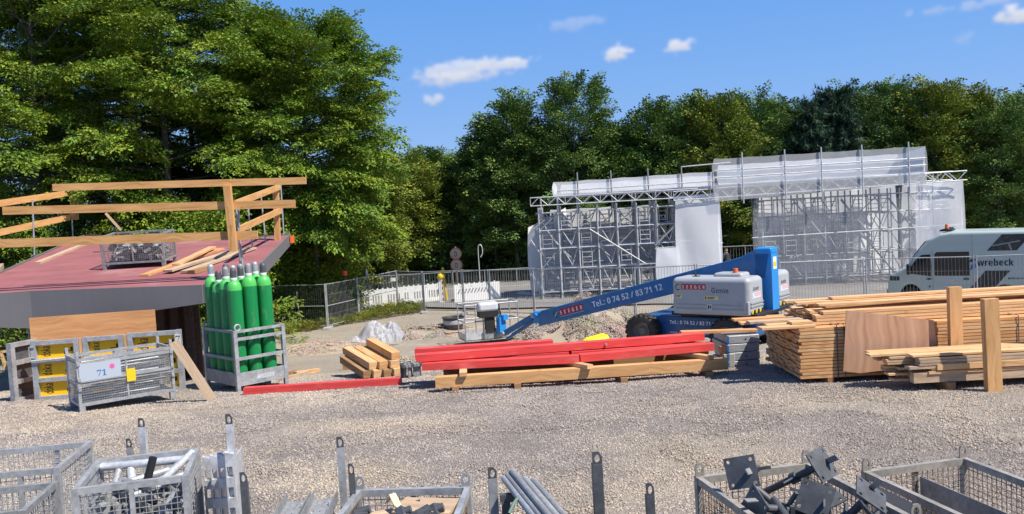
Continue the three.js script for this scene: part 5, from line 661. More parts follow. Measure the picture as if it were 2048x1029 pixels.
{
  const soil = std([0.34, 0.29, 0.22], 0.95);
  { const c = at(1165, 660, 27.6); heap('gravel_heap', 'tall heap of pale gravel behind the blue jib', V(c.x, 0, c.z), 2.6, 2.0, 1.3, 501, soil, [1.0, 0.98, 0.92]); }
  { const c = at(850, 650, 30.2); heap('gravel_heap', 'low flat spread of gravel beside the grey tarpaulin', V(c.x, 0, c.z), 2.3, 1.2, 0.42, 502, soil, [1.0, 0.98, 0.92]); }
  { const c = at(640, 690, 27.5); heap('gravel_heap', 'low bank of tan soil at the fence foot', V(c.x, 0, c.z), 2.2, 1.6, 0.30, 503, soil, [1.12, 1.05, 0.92]); }
  { const c = at(930, 712, 22.4); heap('gravel_heap', 'thin ridge of stones behind the short beams', V(c.x, 0, c.z), 2.6, 0.7, 0.16, 504, soil, [1.12, 1.05, 0.92]); }
  // tarpaulin: a sheet thrown over a lump, with sharp folds running down from its peaks
  const c = onGround(748, 688), n = 90, P = [], U = [], I = [];
  const peaks = [[-0.05, -0.1, 0.74, 0.75], [0.55, -0.15, 0.66, 0.5], [0.25, 0.15, 0.5, 0.6], [-0.5, 0.2, 0.3, 0.6], [0.72, 0.1, 0.46, 0.35]];
  for (let j = 0; j <= n; j++) for (let i = 0; i <= n; i++) {
    const x = i / n * 2 - 1, z = j / n * 2 - 1; let y = 0;
    for (const [px, pz, h, w] of peaks) { const dx = (x - px) / w, dz = (z - pz) / (w * 1.1), d = Math.hypot(dx, dz), a = Math.atan2(dz, dx), k = 1 + 0.07 * (Math.abs(((a * 2.1 + px * 9) % 1 + 1) % 1 - 0.5) * 4 - 1) * clamp(d * 1.6); y = Math.max(y, h * Math.max(0, 1 - Math.pow(d / k, 1.9) * 1.0)); }
    y += (Math.abs(fbm(x * 3.2 + z * 2.4, z * 3 - x, 69, 3) - 0.5) * 0.6 - 0.1) * clamp(y * 3); P.push(x * 0.95 - 0.12 * z, Math.max(0, y) - 0.015, z * 0.7); U.push(x, z);
  }
  for (let j = 0; j < n; j++) for (let i = 0; i < n; i++) { const a = j * (n + 1) + i; if (P[a * 3 + 1] > 0.0 || P[(a + n + 2) * 3 + 1] > 0.0 || P[(a + 1) * 3 + 1] > 0.0) I.push(a, a + n + 1, a + 1, a + 1, a + n + 1, a + n + 2); }
  const g0 = new THREE.BufferGeometry(); g0.setAttribute('position', new THREE.Float32BufferAttribute(P, 3)); g0.setAttribute('uv', new THREE.Float32BufferAttribute(U, 2)); g0.setIndex(I); g0.computeVertexNormals(); const tp = mesh('tarpaulin', g0, std([0.33, 0.33, 0.345], 0.5)); tp.position.copy(c).add(V(0, 0, -0.5)); tp.position.y = gy(c.x, c.z - 0.5); tag(tp, 'crumpled pale grey tarpaulin heaped over something on the soil', 'tarpaulin');
  // mortar tub on a pallet
  const q = onGround(925, 668), pal = thing('pallet', 'flat wooden pallet under the black mortar tub', 'pallet', q, 0.2); for (let i = 0; i < 5; i++) mesh('slat', box(1.7, 0.03, 0.13, 0.2, 0.145, -0.4 + i * 0.19), MAT.oldWood, pal); for (const x of [-0.5, 0.2, 0.9]) mesh('runner', box(0.12, 0.13, 0.9, x, 0.065, 0), MAT.brownWood, pal);
  const tb = thing('mortar_tub', 'round black tub with a pale band on the pallet', 'tub', V(q.x - 0.3, q.y + 0.16, q.z - 0.05)); mesh('shell', new THREE.LatheGeometry([[0.001, 0], [0.3, 0], [0.34, 0.1], [0.38, 0.42], [0.42, 0.44], [0.41, 0.46], [0.36, 0.43], [0.3, 0.05], [0.001, 0.04]].map(p => new THREE.Vector2(...p)), 26), std([0.05, 0.05, 0.055], 0.5), tb); mesh('band', new THREE.LatheGeometry([[0.356, 0.2], [0.372, 0.22], [0.381, 0.34], [0.37, 0.36]].map(p => new THREE.Vector2(...p)), 26), std([0.42, 0.42, 0.43], 0.5), tb);
  const r = rng(91); [[870, 668, 905, 656, 'plank lying loose beside the pallet'], [905, 672, 985, 662, 'reddish plank across the front of the pallet'], [940, 660, 1010, 652, 'plank leaning behind the basket of the lift'], [985, 668, 1030, 660, 'plank lying under the basket rail']].forEach(([x, y, x2, y2, label], i) => tag(mesh('loose_plank', beam(onGround(x, y).add(V(0, 0.05, 0)), onGround(x2, y2).add(V(0, 0.10, 0)), 0.2, 0.05), i === 1 ? MAT.woodRed : MAT.oldWood), label, 'plank', 'loose planks round the pallet'));
  // yellow sack
  const ys = onGround(1192, 705), yg = rbox(0.72, 0.38, 0.42, 0.13, 0, 0.19, 0, 5), yp = yg.attributes.position; for (let i = 0; i < yp.count; i++) { const k = fbm(yp.getX(i) * 6 + 3, yp.getZ(i) * 6 + yp.getY(i) * 5, 71, 3) - 0.5; yp.setY(i, yp.getY(i) * (1 + 0.5 * k + 0.35 * yp.getX(i))); } yg.computeVertexNormals(); const sk = mesh('yellow_sack', yg, std([0.85, 0.66, 0.01], 0.5)); sk.position.copy(ys).add(V(0, 0.02, 0)); sk.rotation.y = 0.2; tag(sk, 'bright yellow plastic sack at the foot of the gravel heap', 'sack');
}

// ------------------------------------------------------------------ the netted scaffold across the yard (u along it, v back, y up)
{
  const O = at(1060, 600, 40.2), E = at(1935, 560, 38.4), U = V(E.x - O.x, 0, E.z - O.z), LEN = U.length(); U.normalize(); const N = V(U.z, 0, -U.x); if (N.z > 0) N.negate(); const Y0 = EYE - 4.42 + 0.10;
  const S = (u, y, v) => V(O.x, Y0 + y * 0.915, O.z).addScaledVector(U, u).addScaledVector(N, v), turn = Math.atan2(-U.z, U.x);
  const uOf = px => { let lo = -2, hi = 26; for (let i = 0; i < 40; i++) { const m = (lo + hi) / 2, p = S(m, 2, 0), q = at(px, 480, -p.z); if (q.x > p.x) lo = m; else hi = m; } return lo; };
  const LV = [0.35, 1.55, 2.6, 3.55, 4.45], r = rng(700);
  function tower(label, us, vs, dense, bright = MAT.alu, plain = MAT.galv) {
    const t = thing('scaffold_tower', label, 'scaffold', S(us[0], 0, vs[0]), 0, 'tube scaffold towers'), o = t.position, q = (u, y, v) => S(u, y, v).sub(o);
    for (const u of us) for (const v of vs) { mesh('standard', rod(q(u, 0.03, v), q(u + (r() - 0.5) * 0.03, 4.75 + (r() > 0.7 ? 0.5 : 0), v), 0.038, 6), r() > 0.3 ? bright : plain, t); mesh('base_plate', box(0.16, 0.02, 0.16, ...q(u, 0.012, v).toArray()), plain, t); }
    for (const y of LV) { for (const v of vs) mesh('ledger', rod(q(us[0] - 0.15, y, v + 0.05), q(us[us.length - 1] + 0.15, y + 0.02, v + 0.05), 0.03, 6), bright, t); for (const u of us) if (r() > 0.15) mesh('transom', rod(q(u + 0.05, y - 0.06, vs[0] - 0.1), q(u + 0.05, y - 0.06, vs[vs.length - 1] + 0.1), 0.026, 6), plain, t); }
    for (let i = 0; i < us.length - 1; i++) for (let k = 0; k < LV.length - 1; k++) vs.forEach((v, j) => {
      const u0 = us[i], u1 = us[i + 1], y0 = LV[k], y1 = LV[k + 1], c = r();
      if (c < 0.42 * dense) { const a = u0 + 0.12, w = Math.min(0.46, (u1 - u0) * 0.55), g = [rod(q(a, y0, v + 0.1), q(a, y1, v + 0.1), 0.022, 5), rod(q(a + w, y0, v + 0.1), q(a + w, y1, v + 0.1), 0.022, 5)]; for (let n = 1; n < 4; n++) g.push(rod(q(a, lerp(y0, y1, n / 4), v + 0.1), q(a + w, lerp(y0, y1, n / 4), v + 0.1), 0.017, 5)); mesh('ladder_frame', g, r() > 0.4 ? bright : plain, t); }
      else if (c < 0.62 * dense) { const m = (u0 + u1) / 2 + 0.1; mesh('v_brace', [rod(q(u0 + 0.15, y1 - 0.05, v + 0.08), q(m, y0 + 0.15, v + 0.08), 0.024, 5), rod(q(u1 - 0.1, y1 - 0.05, v + 0.08), q(m, y0 + 0.15, v + 0.08), 0.024, 5)], bright, t); }
      else if (c < 0.8 * dense) mesh('brace', rod(q(u0, r() > 0.5 ? y0 : y1, v + 0.07), q(u1, r() > 0.5 ? y1 : y0, v + 0.07), 0.024, 5), plain, t);
    });
    return [t, q];
  }
  const range = (a, b, n) => Array.from({ length: n }, (_, i) => lerp(a, b, i / (n - 1)));
  const u1 = uOf(1080), u2 = uOf(1440), u3 = uOf(1510), u4 = uOf(1835), u5 = uOf(1930);
  const [tl, ql] = tower('open tube tower of the scaffold with ladder frames', range(u1, u2 - 0.1, 10), [0, 0.8, 1.7, 2.6, 3.4], 1.15);
  for (const [a, y0, b, y1] of [[3.0, 3.5, 5.5, 1.6], [6.0, 2.5, 8.0, 4.5], [0.2, 3.5, 0.9, 4.1]]) mesh('long_brace', rod(ql(a, y0, -0.08), ql(b, y1, -0.08), 0.038, 6), MAT.galv, tl);
  const [tr, qr] = tower('tube tower of the scaffold behind the long white net', range(u3 + 0.55, u4, 8), [0.9, 2.0, 3.2], 1.15, MAT.galv, MAT.galvDull);
  for (let i = 0; i < 6; i++) { const a = u3 + 1.0 + i * 1.05; mesh('long_brace', rod(qr(a, i % 2 ? 4.3 : 2.3, 0.8), qr(a + 1.3, i % 2 ? 2.4 : 0.4, 0.8), 0.042, 6), MAT.galvDull, tr); }
  const [te] = tower('end tube tower of the scaffold beside the van', [u4 + 0.35, u4 + 0.95, u5 - 0.15], [0.5, 1.8], 0.9);
  // lattice girders
  const girder = (ua, ub, y, v, h, label, dy = 0) => {
    const t = thing('lattice_girder', label, 'girder', S(ua, y, v), 0, 'aluminium lattice girders'), o = t.position, q = (u, yy) => S(u, yy, v).sub(o), n = Math.round((ub - ua) / 0.42), Y = u => y + dy * (u - ua) / (ub - ua);
    mesh('chord', rod(q(ua, Y(ua)), q(ub, Y(ub)), 0.03, 6), MAT.alu, t); mesh('chord', rod(q(ua, Y(ua) + h), q(ub, Y(ub) + h), 0.03, 6), MAT.alu, t);
    for (let i = 0; i < n; i++) { const a = lerp(ua, ub, i / n), b = lerp(ua, ub, (i + 1) / n); mesh('lacing', i % 2 ? rod(q(a, Y(a) + h), q(b, Y(b)), 0.021, 5) : rod(q(a, Y(a)), q(b, Y(b) + h), 0.021, 5), MAT.alu, t); if (i % 4 === 0) mesh('lacing', rod(q(a, Y(a)), q(a, Y(a) + h), 0.019, 5), MAT.alu, t); }
  };
  girder(uOf(1065), uOf(1400), 4.85, -0.12, 0.42, 'front lattice girder along the open tube tower'); girder(uOf(1100), uOf(1445), 4.86, 1.1, 0.42, 'second lattice girder set back over the open tube tower'); girder(uOf(1128), uOf(1445), 4.9, 2.5, 0.42, 'rear lattice girder over the open tube tower', 0.1);
  girder(uOf(1350), u5 + 0.05, 4.72, -0.3, 0.45, 'long lattice girder over the passage out to the van end', 0.22); girder(uOf(1440), u4 + 0.8, 4.8, 1.4, 0.45, 'rear lattice girder over the passage', 0.2); girder(u4 - 0.5, u5 + 0.05, 5.0, 1.2, 0.42, 'short rear lattice girder ending above the van');
  // working deck, parapet standards and rails
  const dk = thing('scaffold_deck', 'white edged working deck on top of the scaffold', 'deck', S(uOf(1113), 5.25, 0.4)), qd = (u, y, v) => S(u, y, v).sub(dk.position);
  for (let i = 0; i < 16; i++) { const a = lerp(uOf(1113), u4 + 0.2, i / 16), b = lerp(uOf(1113), u4 + 0.2, (i + 0.97) / 16); for (const v of [0.45, 1.05, 1.65, 2.25, 2.85]) mesh('deck_board', beam(qd(a, 5.36, v), qd(b, 5.36, v), 0.56, 0.06), MAT.galvDull, dk); }
  const gp = 'parapet standards of the scaffold'; [1161, 1228, 1302, 1369, 1431, 1487, 1571, 1643, 1723, 1815].forEach((px, i) => { const u = uOf(px), top = px < 1435 ? 6.45 : 6.95, lb = ['above the shaded end', 'second above the tube tower', 'third above the tube tower', 'fourth above the tube tower', 'where the parapet steps up', 'first of the raised parapet', 'second of the raised parapet', 'third of the raised parapet', 'fourth of the raised parapet', 'last of the raised parapet'][i]; tag(mesh('parapet_standard', rod(S(u, 4.4, px < 1435 ? -0.03 : -0.5), S(u, top, px < 1435 ? -0.03 : -0.5), 0.032, 6), px < 1435 ? MAT.galvDull : MAT.alu), 'upright parapet tube ' + lb, 'scaffold tube', gp); });
  const tube = (a, ya, b, yb, v, label) => tag(mesh('parapet_rail', rod(S(a, ya, v), S(b, yb, v), 0.03, 6), MAT.alu), label, 'scaffold tube', 'parapet rails of the scaffold'); tube(uOf(1120), 5.55, uOf(1432), 5.6, -0.05, 'lower parapet rail over the open tower'); tube(uOf(1372), 6.42, uOf(1470), 6.5, 0.22, 'tube end sticking out where the parapet steps up'); tube(uOf(1432), 6.1, u4 + 0.3, 6.12, -0.48, 'middle parapet rail over the passage'); tube(uOf(1432), 5.75, u4 + 0.3, 5.78, -0.48, 'lower parapet rail over the passage'); tube(u3 - 0.1, 2.62, u5, 2.75, 0.1, 'long horizontal tube halfway up the white net'); tube(uOf(1310), 2.35, uOf(1445), 2.45, -0.1, 'horizontal tube holding the hanging net by the passage');
  // debris nets
  const netMat = (o, c = 0.90) => new THREE.MeshStandardMaterial({ color: new THREE.Color().setRGB(c, c, c * 1.01), roughness: 0.85, transparent: true, opacity: o, side: THREE.DoubleSide });
  const net = (ua, ya0, ya1, ub, yb0, yb1, va, vb, op, label, seed, wob = 0.05, c = 0.9) => {
    const nx = Math.max(8, Math.round(Math.abs(ub - ua) * 7 + Math.abs(vb - va) * 7)), ny = 26, g = new THREE.PlaneGeometry(1, 1, nx, ny), p = g.attributes.position, o = S(ua, 0, va);
    for (let i = 0; i < p.count; i++) { const k = p.getX(i) + 0.5, f = p.getY(i) + 0.5, y = lerp(lerp(ya0, yb0, k), lerp(ya1, yb1, k), f), hang = -Math.abs(Math.sin(k * nx / 7 * Math.PI / 1.6)) * 0.035 * (f > 0.9 ? 1 : 0.3), uu = k * nx / 7, fold = wob * 0.9 * Math.sin(uu * 2.85 + seed) * Math.sin(Math.PI * Math.min(1, f * 1.02)) * (0.5 + vnoise(uu * 0.7, 1.5, seed)), fold2 = (fbm(uu * 1.1 + f * 0.6, f * 1.6, seed + 5, 2) - 0.5) * wob * 1.3; const e = Math.sin(f * Math.PI) * (k < 0.02 ? -0.09 : k > 0.98 ? 0.07 : 0); const q = S(lerp(ua, ub, k) + e + fold * 0.3, y + hang * (f > 0.95 ? 1 : 0), lerp(va, vb, k) + fold + fold2).sub(o); p.setXYZ(i, q.x, q.y, q.z); }
    g.computeVertexNormals(); const m = mesh('debris_net', g, netMat(op, c)); m.position.copy(o); return tag(m, label, 'net', 'white debris nets on the scaffold');
  };
  const uA = uOf(1113), uB = uOf(1432);
  net(uA, 5.18, 6.02, uB, 5.2, 6.1, 0.05, 0.05, 0.66, 'white parapet net above the open tube tower', 1, 0.006); net(uA, 5.4, 6.02, uA, 5.4, 6.0, 0.05, 2.6, 0.8, 'end piece of the white parapet net at the shaded end', 2); net(uA + 0.3, 5.3, 5.95, uB + 0.3, 5.3, 6.0, 3.0, 3.0, 0.8, 'rear parapet net seen over the open tube tower', 3, 0.015);
  net(uB, 4.55, 6.7, u4 + 0.32, 4.9, 6.72, -0.42, -0.42, 0.36, 'tall raised parapet net over the passage', 4, 0.008); net(uB + 0.7, 5.3, 6.5, u4 + 0.3, 5.4, 6.55, 2.9, 2.9, 0.7, 'rear raised parapet net behind the girder', 5, 0.01); net(u4 + 0.32, 4.9, 6.7, u4 + 0.32, 5.0, 6.5, -0.4, 2.9, 0.7, 'end piece of the raised parapet net', 6);
  net(uOf(1354), 0.15, 4.95, u2, 0.1, 5.0, -0.22, -0.22, 0.72, 'hanging white net beside the open passage', 7, 0.06); net(uOf(1312), 0.1, 2.35, uOf(1356), 0.1, 2.4, -0.2, -0.2, 0.84, 'lower strip of white net beside the tube tower', 8, 0.06); net(u2, 0.1, 4.9, u2 + 0.05, 0.1, 4.8, -0.2, 3.0, 0.82, 'net lining the inner cheek of the passage', 9);
  net(u3 + 1.0, 0.1, 4.62, u4 + 0.4, 0.15, 4.9, 3.7, 3.7, 0.95, 'long white net hanging behind the covered tube tower', 10, 0.09, 0.9); net(u3, 0.1, 4.6, u4, 0.1, 4.85, -0.12, -0.12, 0.15, 'thin front net over the covered tube tower', 12, 0.05);
  net(u4, 0.1, 4.95, u5, 0.2, 4.98, -0.1, 0.0, 0.5, 'net at the end of the scaffold beside the van', 13, 0.07); net(u4 + 0.2, 0.1, 4.9, u5, 0.1, 4.95, 2.2, 2.2, 0.8, 'rear net at the end beside the van', 14); net(u5, 0.2, 4.98, u5, 0.2, 4.9, 0, 2.2, 0.7, 'end cheek net of the scaffold beside the van', 15);
  net(uOf(1050), 0.1, 3.7, u1 + 1.2, 0.1, 4.7, 2.6, 3.6, 0.88, 'net sloping round the shaded end of the tube tower', 16, 0.07); net(u1 + 0.4, 0.5, 4.6, u1 + 3.5, 0.6, 4.6, 3.7, 3.7, 0.9, 'rear net behind the start of the tube tower', 17, 0.06, 0.9); net(u1 + 3.6, 0.7, 4.5, u1 + 5.9, 0.9, 4.6, 3.7, 3.7, 0.84, 'rear net in the middle of the tube tower', 18, 0.06, 0.85);
  // somebody in the passage
  const sdf = [[V(0, 0.92, 0), V(0, 1.34, 0.02), 0.15, 0.17], [V(0, 1.34, 0.02), V(0, 1.5, 0.03), 0.07, 0.06], [V(0, 1.58, 0.04), V(0, 1.64, 0.04), 0.10, 0.095], [V(-0.09, 0.92, 0), V(-0.1, 0.48, 0.02), 0.09, 0.07], [V(-0.1, 0.48, 0.02), V(-0.1, 0.08, -0.02), 0.065, 0.045], [V(-0.1, 0.05, -0.03), V(-0.1, 0.05, 0.14), 0.045, 0.04], [V(0.09, 0.92, 0), V(0.11, 0.48, 0.04), 0.09, 0.07], [V(0.11, 0.48, 0.04), V(0.11, 0.08, 0.02), 0.065, 0.045], [V(0.11, 0.05, 0.0), V(0.11, 0.05, 0.18), 0.045, 0.04], [V(-0.19, 1.36, 0.02), V(-0.25, 1.1, 0.02), 0.06, 0.05], [V(-0.25, 1.1, 0.02), V(-0.2, 0.86, 0.14), 0.045, 0.035], [V(0.19, 1.36, 0.02), V(0.25, 1.1, 0.04), 0.06, 0.05], [V(0.25, 1.1, 0.04), V(0.14, 1.02, 0.22), 0.045, 0.035]];
  const res = 64, mc = new MarchingCubes(res, new THREE.MeshBasicMaterial(), false, false, 60000), sc = 0.95, ctr = V(0, 0.86, 0); mc.isolation = 0;
  for (let k = 0; k < res; k++) for (let j = 0; j < res; j++) for (let i = 0; i < res; i++) { const p = V((i / res * 2 - 1) * sc, (j / res * 2 - 1) * sc, (k / res * 2 - 1) * sc).add(ctr); let d = 9; for (const [a, b, ra, rb] of sdf) { const ab = b.clone().sub(a), h = clamp(p.clone().sub(a).dot(ab) / ab.lengthSq()), di = p.distanceTo(a.clone().addScaledVector(ab, h)) - lerp(ra, rb, h), m = clamp(0.5 + 0.5 * (d - di) / 0.04); d = lerp(d, di, m) - 0.04 * m * (1 - m); } mc.field[k * res * res + j * res + i] = -d; }
  mc.update(); const n = mc.count ?? mc.geometry.drawRange.count, pp = mc.positionArray.slice(0, n * 3), pg = new THREE.BufferGeometry(), col = []; for (let i = 0; i < n; i++) { pp[i * 3] = pp[i * 3] * sc; pp[i * 3 + 1] = pp[i * 3 + 1] * sc + 0.86; pp[i * 3 + 2] *= sc; const y = pp[i * 3 + 1], x = Math.abs(pp[i * 3]); col.push(...(y > 1.655 || (y > 1.56 && pp[i * 3 + 2] < 0.02) ? [0.03, 0.02, 0.015] : y > 1.48 || (x > 0.1 && y < 1.05 && y > 0.84 && pp[i * 3 + 2] > 0.1) ? [0.42, 0.24, 0.16] : y > 0.92 ? [0.05, 0.055, 0.07] : y > 0.1 ? [0.03, 0.035, 0.05] : [0.02, 0.02, 0.02])); }
  pg.setAttribute('position', new THREE.BufferAttribute(pp, 3)); pg.setAttribute('color', new THREE.Float32BufferAttribute(col, 3)); pg.computeVertexNormals(); const man = mesh('person', pg, new THREE.MeshStandardMaterial({ vertexColors: true, roughness: 0.85 })); const mp = at(1452, 530, 44.2); man.position.set(mp.x, Y0, mp.z); man.rotation.y = 0.6; tag(man, 'person in dark clothes standing behind the scaffold passage', 'person');
}

// ------------------------------------------------------------------ mesh boxes, pallets and scaffold parts in front
{
  const G = (x, D, up = 0) => ground(x, D, up), W = 1700;
  // box E: emptied box with a steel divider; box D: base jacks; their long sides run towards the viewer
  const boxAt = (px, py, D, w, d, h, turn, label, o = {}) => { const c = at(px, py, D), X = V(Math.cos(turn), 0, -Math.sin(turn)), Zf = V(Math.sin(turn), 0, Math.cos(turn)), p = c.clone().addScaledVector(X, w / 2).addScaledVector(Zf, d / 2); p.y = gy(p.x, p.z); return meshBox(label, { w, d, h, pos: p, turn, step: 0.045, wr: 0.0022, mullions: [0], eyes: ['1,-1', '-1,-1', '1,1'], ...o }); };
  const brown = new THREE.MeshStandardMaterial({ map: galvT, color: new THREE.Color().setRGB(0.95, 0.86, 0.76), roughness: 0.6, metalness: 0.2 });
  const e = boxAt(1722, 938, 6.2, 0.90, 1.25, 0.84, 0.22, 'mesh box with a steel divider and a yellow paper label', { mat: brown, wire: MAT.rustSteel });
  mesh('divider', box(0.006, 0.58, 1.16, 0.02, 0.46, 0), MAT.galvDull, e); mesh('paper_label', box(0.006, 0.2, 0.16, -0.428, 0.66, -0.28), MAT.yellow, e); mesh('label_pocket', box(0.004, 0.3, 0.42, -0.436, 0.62, -0.3), std([0.5, 0.48, 0.42], 0.6), e);
  const d = boxAt(1388, 948, 5.95, 0.90, 1.25, 0.95, 0.20, 'mesh box heaped with dark base jacks', { mat: brown, wire: MAT.rustSteel });
  const jack = (x, z, y, rx, rz, ry, label) => { const q = V(x, y + 0.12, z).applyAxisAngle(V(0, 1, 0), 0.22).add(d.position), t = thing('base_jack', label, 'base jack', q, ry, 'dark base jacks in the mesh box'); t.rotation.set(rx, ry, rz); t.scale.setScalar(1.15); mesh('spindle', rod(V(0, -0.30, 0), V(0, 0.18, 0), 0.022, 10), MAT.darkSteel, t); const hole = (cx, cy) => Array.from({ length: 8 }, (_, i) => [cx + 0.011 * Math.cos(i * 0.785), cy + 0.011 * Math.sin(i * 0.785)]); const pl = extrude([[-0.09, -0.09], [0.09, -0.09], [0.09, 0.09], [-0.09, 0.09]], 0.008, { holes: [hole(-0.065, 0.065), hole(0.065, 0.065), hole(-0.065, -0.065), hole(0.065, -0.065)] }); pl.rotateX(Math.PI / 2); pl.translate(0, 0.185, 0); mesh('base_plate', pl, MAT.darkSteel, t); mesh('wing_nut', [rod(V(0, -0.06, 0), V(0, -0.01, 0), 0.035, 10), beam(V(-0.13, -0.035, 0), V(0.13, -0.03, 0), 0.02, 0.018)], MAT.darkSteel, t); mesh('fin', box(0.006, 0.08, 0.035, 0.05, 0.23, 0, 0, 0.3, 0.1), MAT.galvDull, t); return t; };
  [[-0.17, -0.34, 0.92, 1.25, 0.45, 0.1, 'base jack standing highest with its plate up'], [0.18, -0.28, 0.86, 1.15, -0.6, 0.4, 'base jack tilted beside the highest one'], [0.12, -0.02, 0.80, 1.4, 0.3, -0.4, 'base jack lying across the heap'], [-0.15, 0.05, 0.78, 0.5, 1.2, 0.2, 'base jack lying on its side in the heap'], [0.2, 0.25, 0.76, 1.3, -0.9, 0.9, 'base jack half buried in the heap'], [-0.2, 0.3, 0.74, 1.1, 0.7, 1.7, 'base jack near the front of the heap'], [0.0, -0.15, 0.66, 1.5, 1.1, 2.4, 'base jack under the others in the heap'], [0.05, 0.42, 0.70, 0.9, -1.2, 0.5, 'base jack at the open end of the heap'], [-0.22, -0.1, 0.62, 1.6, 0.1, 3.0, 'base jack deep in the heap by the mesh'], [0.26, -0.05, 0.6, 1.2, 0.9, -1.2, 'base jack deep in the heap by the rail']].forEach(a => jack(...a));
  const r = rng(17), fill = []; for (let i = 0; i < 46; i++) fill.push(rod(V((r() - 0.5) * 0.7, 0.3 + 0.55 * r(), (r() - 0.5) * 1.0), V((r() - 0.5) * 0.7, 0.3 + 0.55 * r(), (r() - 0.5) * 1.0), 0.022, 6)); const fm = mesh('spindles', fill, MAT.darkSteel); fm.position.copy(d.position); fm.rotation.y = 0.22; tag(fm, 'tangle of dark spindles at the bottom of the jack box', 'spindles', null, 'stuff');
  // box C with scraps
  const c = boxAt(712, 975, 6.05, 0.84, 1.2, 0.97, -0.08, 'mesh box with wood scraps and a cream strap', { mat: MAT.galv, wire: MAT.rustSteel });
  [[-0.25, 0.84, -0.3, 0.5, 0.06, 0.13, 0.2, 'brown board scrap under the strap', MAT.oldWood], [0.14, 0.90, -0.34, 0.42, 0.05, 0.24, -0.3, 'wide weathered board scrap by the rail', MAT.oldWood], [0.1, 0.86, -0.12, 0.5, 0.06, 0.14, 0.6, 'board scrap lying slanted in the scrap box', MAT.brownWood], [-0.1, 0.76, 0.1, 0.6, 0.05, 0.2, -0.2, 'board scrap at the bottom of the scrap box', MAT.oldWood]].forEach(([x, y, z, w, h, dd, ry, label, m]) => { const q = V(x, y, z).applyAxisAngle(V(0, 1, 0), -0.08).add(c.position), b = mesh('board_scrap', box(w, h, dd, 0, 0, 0, 0.1, ry, 0.06), m); b.position.copy(q); tag(b, label, 'board', 'scraps in the mesh box'); });
  { const q = [V(-0.16, 0.92, -0.42), V(-0.11, 0.99, -0.4), V(-0.05, 0.94, -0.3), V(0.06, 0.91, -0.22), V(0.24, 0.94, -0.2)].map(p => p.applyAxisAngle(V(0, 1, 0), -0.08).add(c.position)), g = []; for (let i = 0; i < 4; i++) g.push(beam(q[i], q[i + 1], 0.05, 0.006)); tag(mesh('strap', g, std([0.62, 0.52, 0.36], 0.8)), 'cream webbing strap looped over the wood scraps', 'strap'); }
  { const r2 = rng(19); for (let i = 0; i < 22; i++) { const q = V(-0.34 + 0.68 * r2(), 0.84 + 0.09 * r2(), -0.48 + 0.6 * r2()).applyAxisAngle(V(0, 1, 0), -0.08).add(c.position), b = mesh('coupler', [box(0.1, 0.05, 0.08, 0, 0, 0, r2() * 3, r2() * 3, r2() * 3), rod(V(-0.05, 0, 0), V(0.05, 0.03, 0), 0.03, 8)], MAT.darkSteel); b.position.copy(q); tag(b, 'dark steel tube coupler among the wood scraps', 'coupler', 'couplers in the scrap box'); } const base = mesh('scrap_filling', [box(0.72, 0.62, 1.06, 0, 0.47, 0)].map(g => g), MAT.darkSteel, c); }
  // box B with tube pieces
  const b = boxAt(192, 927, 7.0, 0.82, 0.84, 1.06, 0.25, 'mesh box heaped with short scaffold tubes', { mat: MAT.galv, eyes: null });
  const bt = (x0, y0, z0, x1, y1, z1, rr, label, m = MAT.galv) => { const A = V(x0, y0, z0).applyAxisAngle(V(0, 1, 0), 0.25).add(b.position), B2 = V(x1, y1, z1).applyAxisAngle(V(0, 1, 0), 0.25).add(b.position), u = B2.clone().sub(A).normalize(); const t = thing('tube_piece', label, 'tube', A, 0, 'tubes in the mesh box'); mesh('tube', [rod(V(0, 0, 0), B2.clone().sub(A), rr, 12)], m, t); mesh('bore', rod(u.clone().multiplyScalar(-0.003), u.clone().multiplyScalar(0.002), rr * 0.72, 10), MAT.black, t); mesh('bore', rod(B2.clone().sub(A).addScaledVector(u, -0.002), B2.clone().sub(A).addScaledVector(u, 0.003), rr * 0.72, 10), MAT.black, t); return t; };
  bt(-0.36, 1.0, -0.36, 0.33, 1.02, -0.22, 0.034, 'pale tube lying longest across the tube box', MAT.alu); bt(0.10, 0.90, -0.02, 0.34, 1.03, -0.3, 0.03, 'tube end with an open bore above the rim'); bt(0.02, 0.86, 0.0, 0.10, 1.12, -0.02, 0.032, 'black pipe standing up out of the tube box', MAT.black); bt(-0.22, 0.98, -0.34, -0.26, 0.72, 0.1, 0.028, 'tube slanting down behind the front mesh'); bt(-0.13, 0.99, -0.33, -0.06, 0.7, 0.05, 0.034, 'second tube slanting down behind the front mesh', MAT.alu); bt(-0.1, 0.88, -0.3, 0.2, 0.82, 0.1, 0.03, 'tube lying half covered in the tube box'); bt(-0.3, 0.62, 0.28, 0.3, 0.66, 0.33, 0.03, 'tube lying along the front mesh'); bt(0.36, 1.05, -0.3, 0.12, 0.92, 0.2, 0.03, 'tube laid over the corner of the tube box', MAT.alu); bt(-0.34, 0.93, 0.1, 0.2, 0.98, -0.1, 0.028, 'tube lying level just under the rim'); bt(-0.05, 0.9, 0.25, 0.33, 0.97, 0.05, 0.026, 'short tube wedged between the longer tubes'); bt(-0.25, 0.7, 0.2, 0.34, 0.58, 0.3, 0.026, 'tube crossing behind the front mesh'); bt(-0.3, 0.5, 0.1, 0.3, 0.55, 0.32, 0.03, 'lower tube crossing behind the front mesh', MAT.alu); bt(0.02, 0.55, 0.3, 0.28, 0.88, 0.2, 0.028, 'tube leaning up at the corner of the tube box');
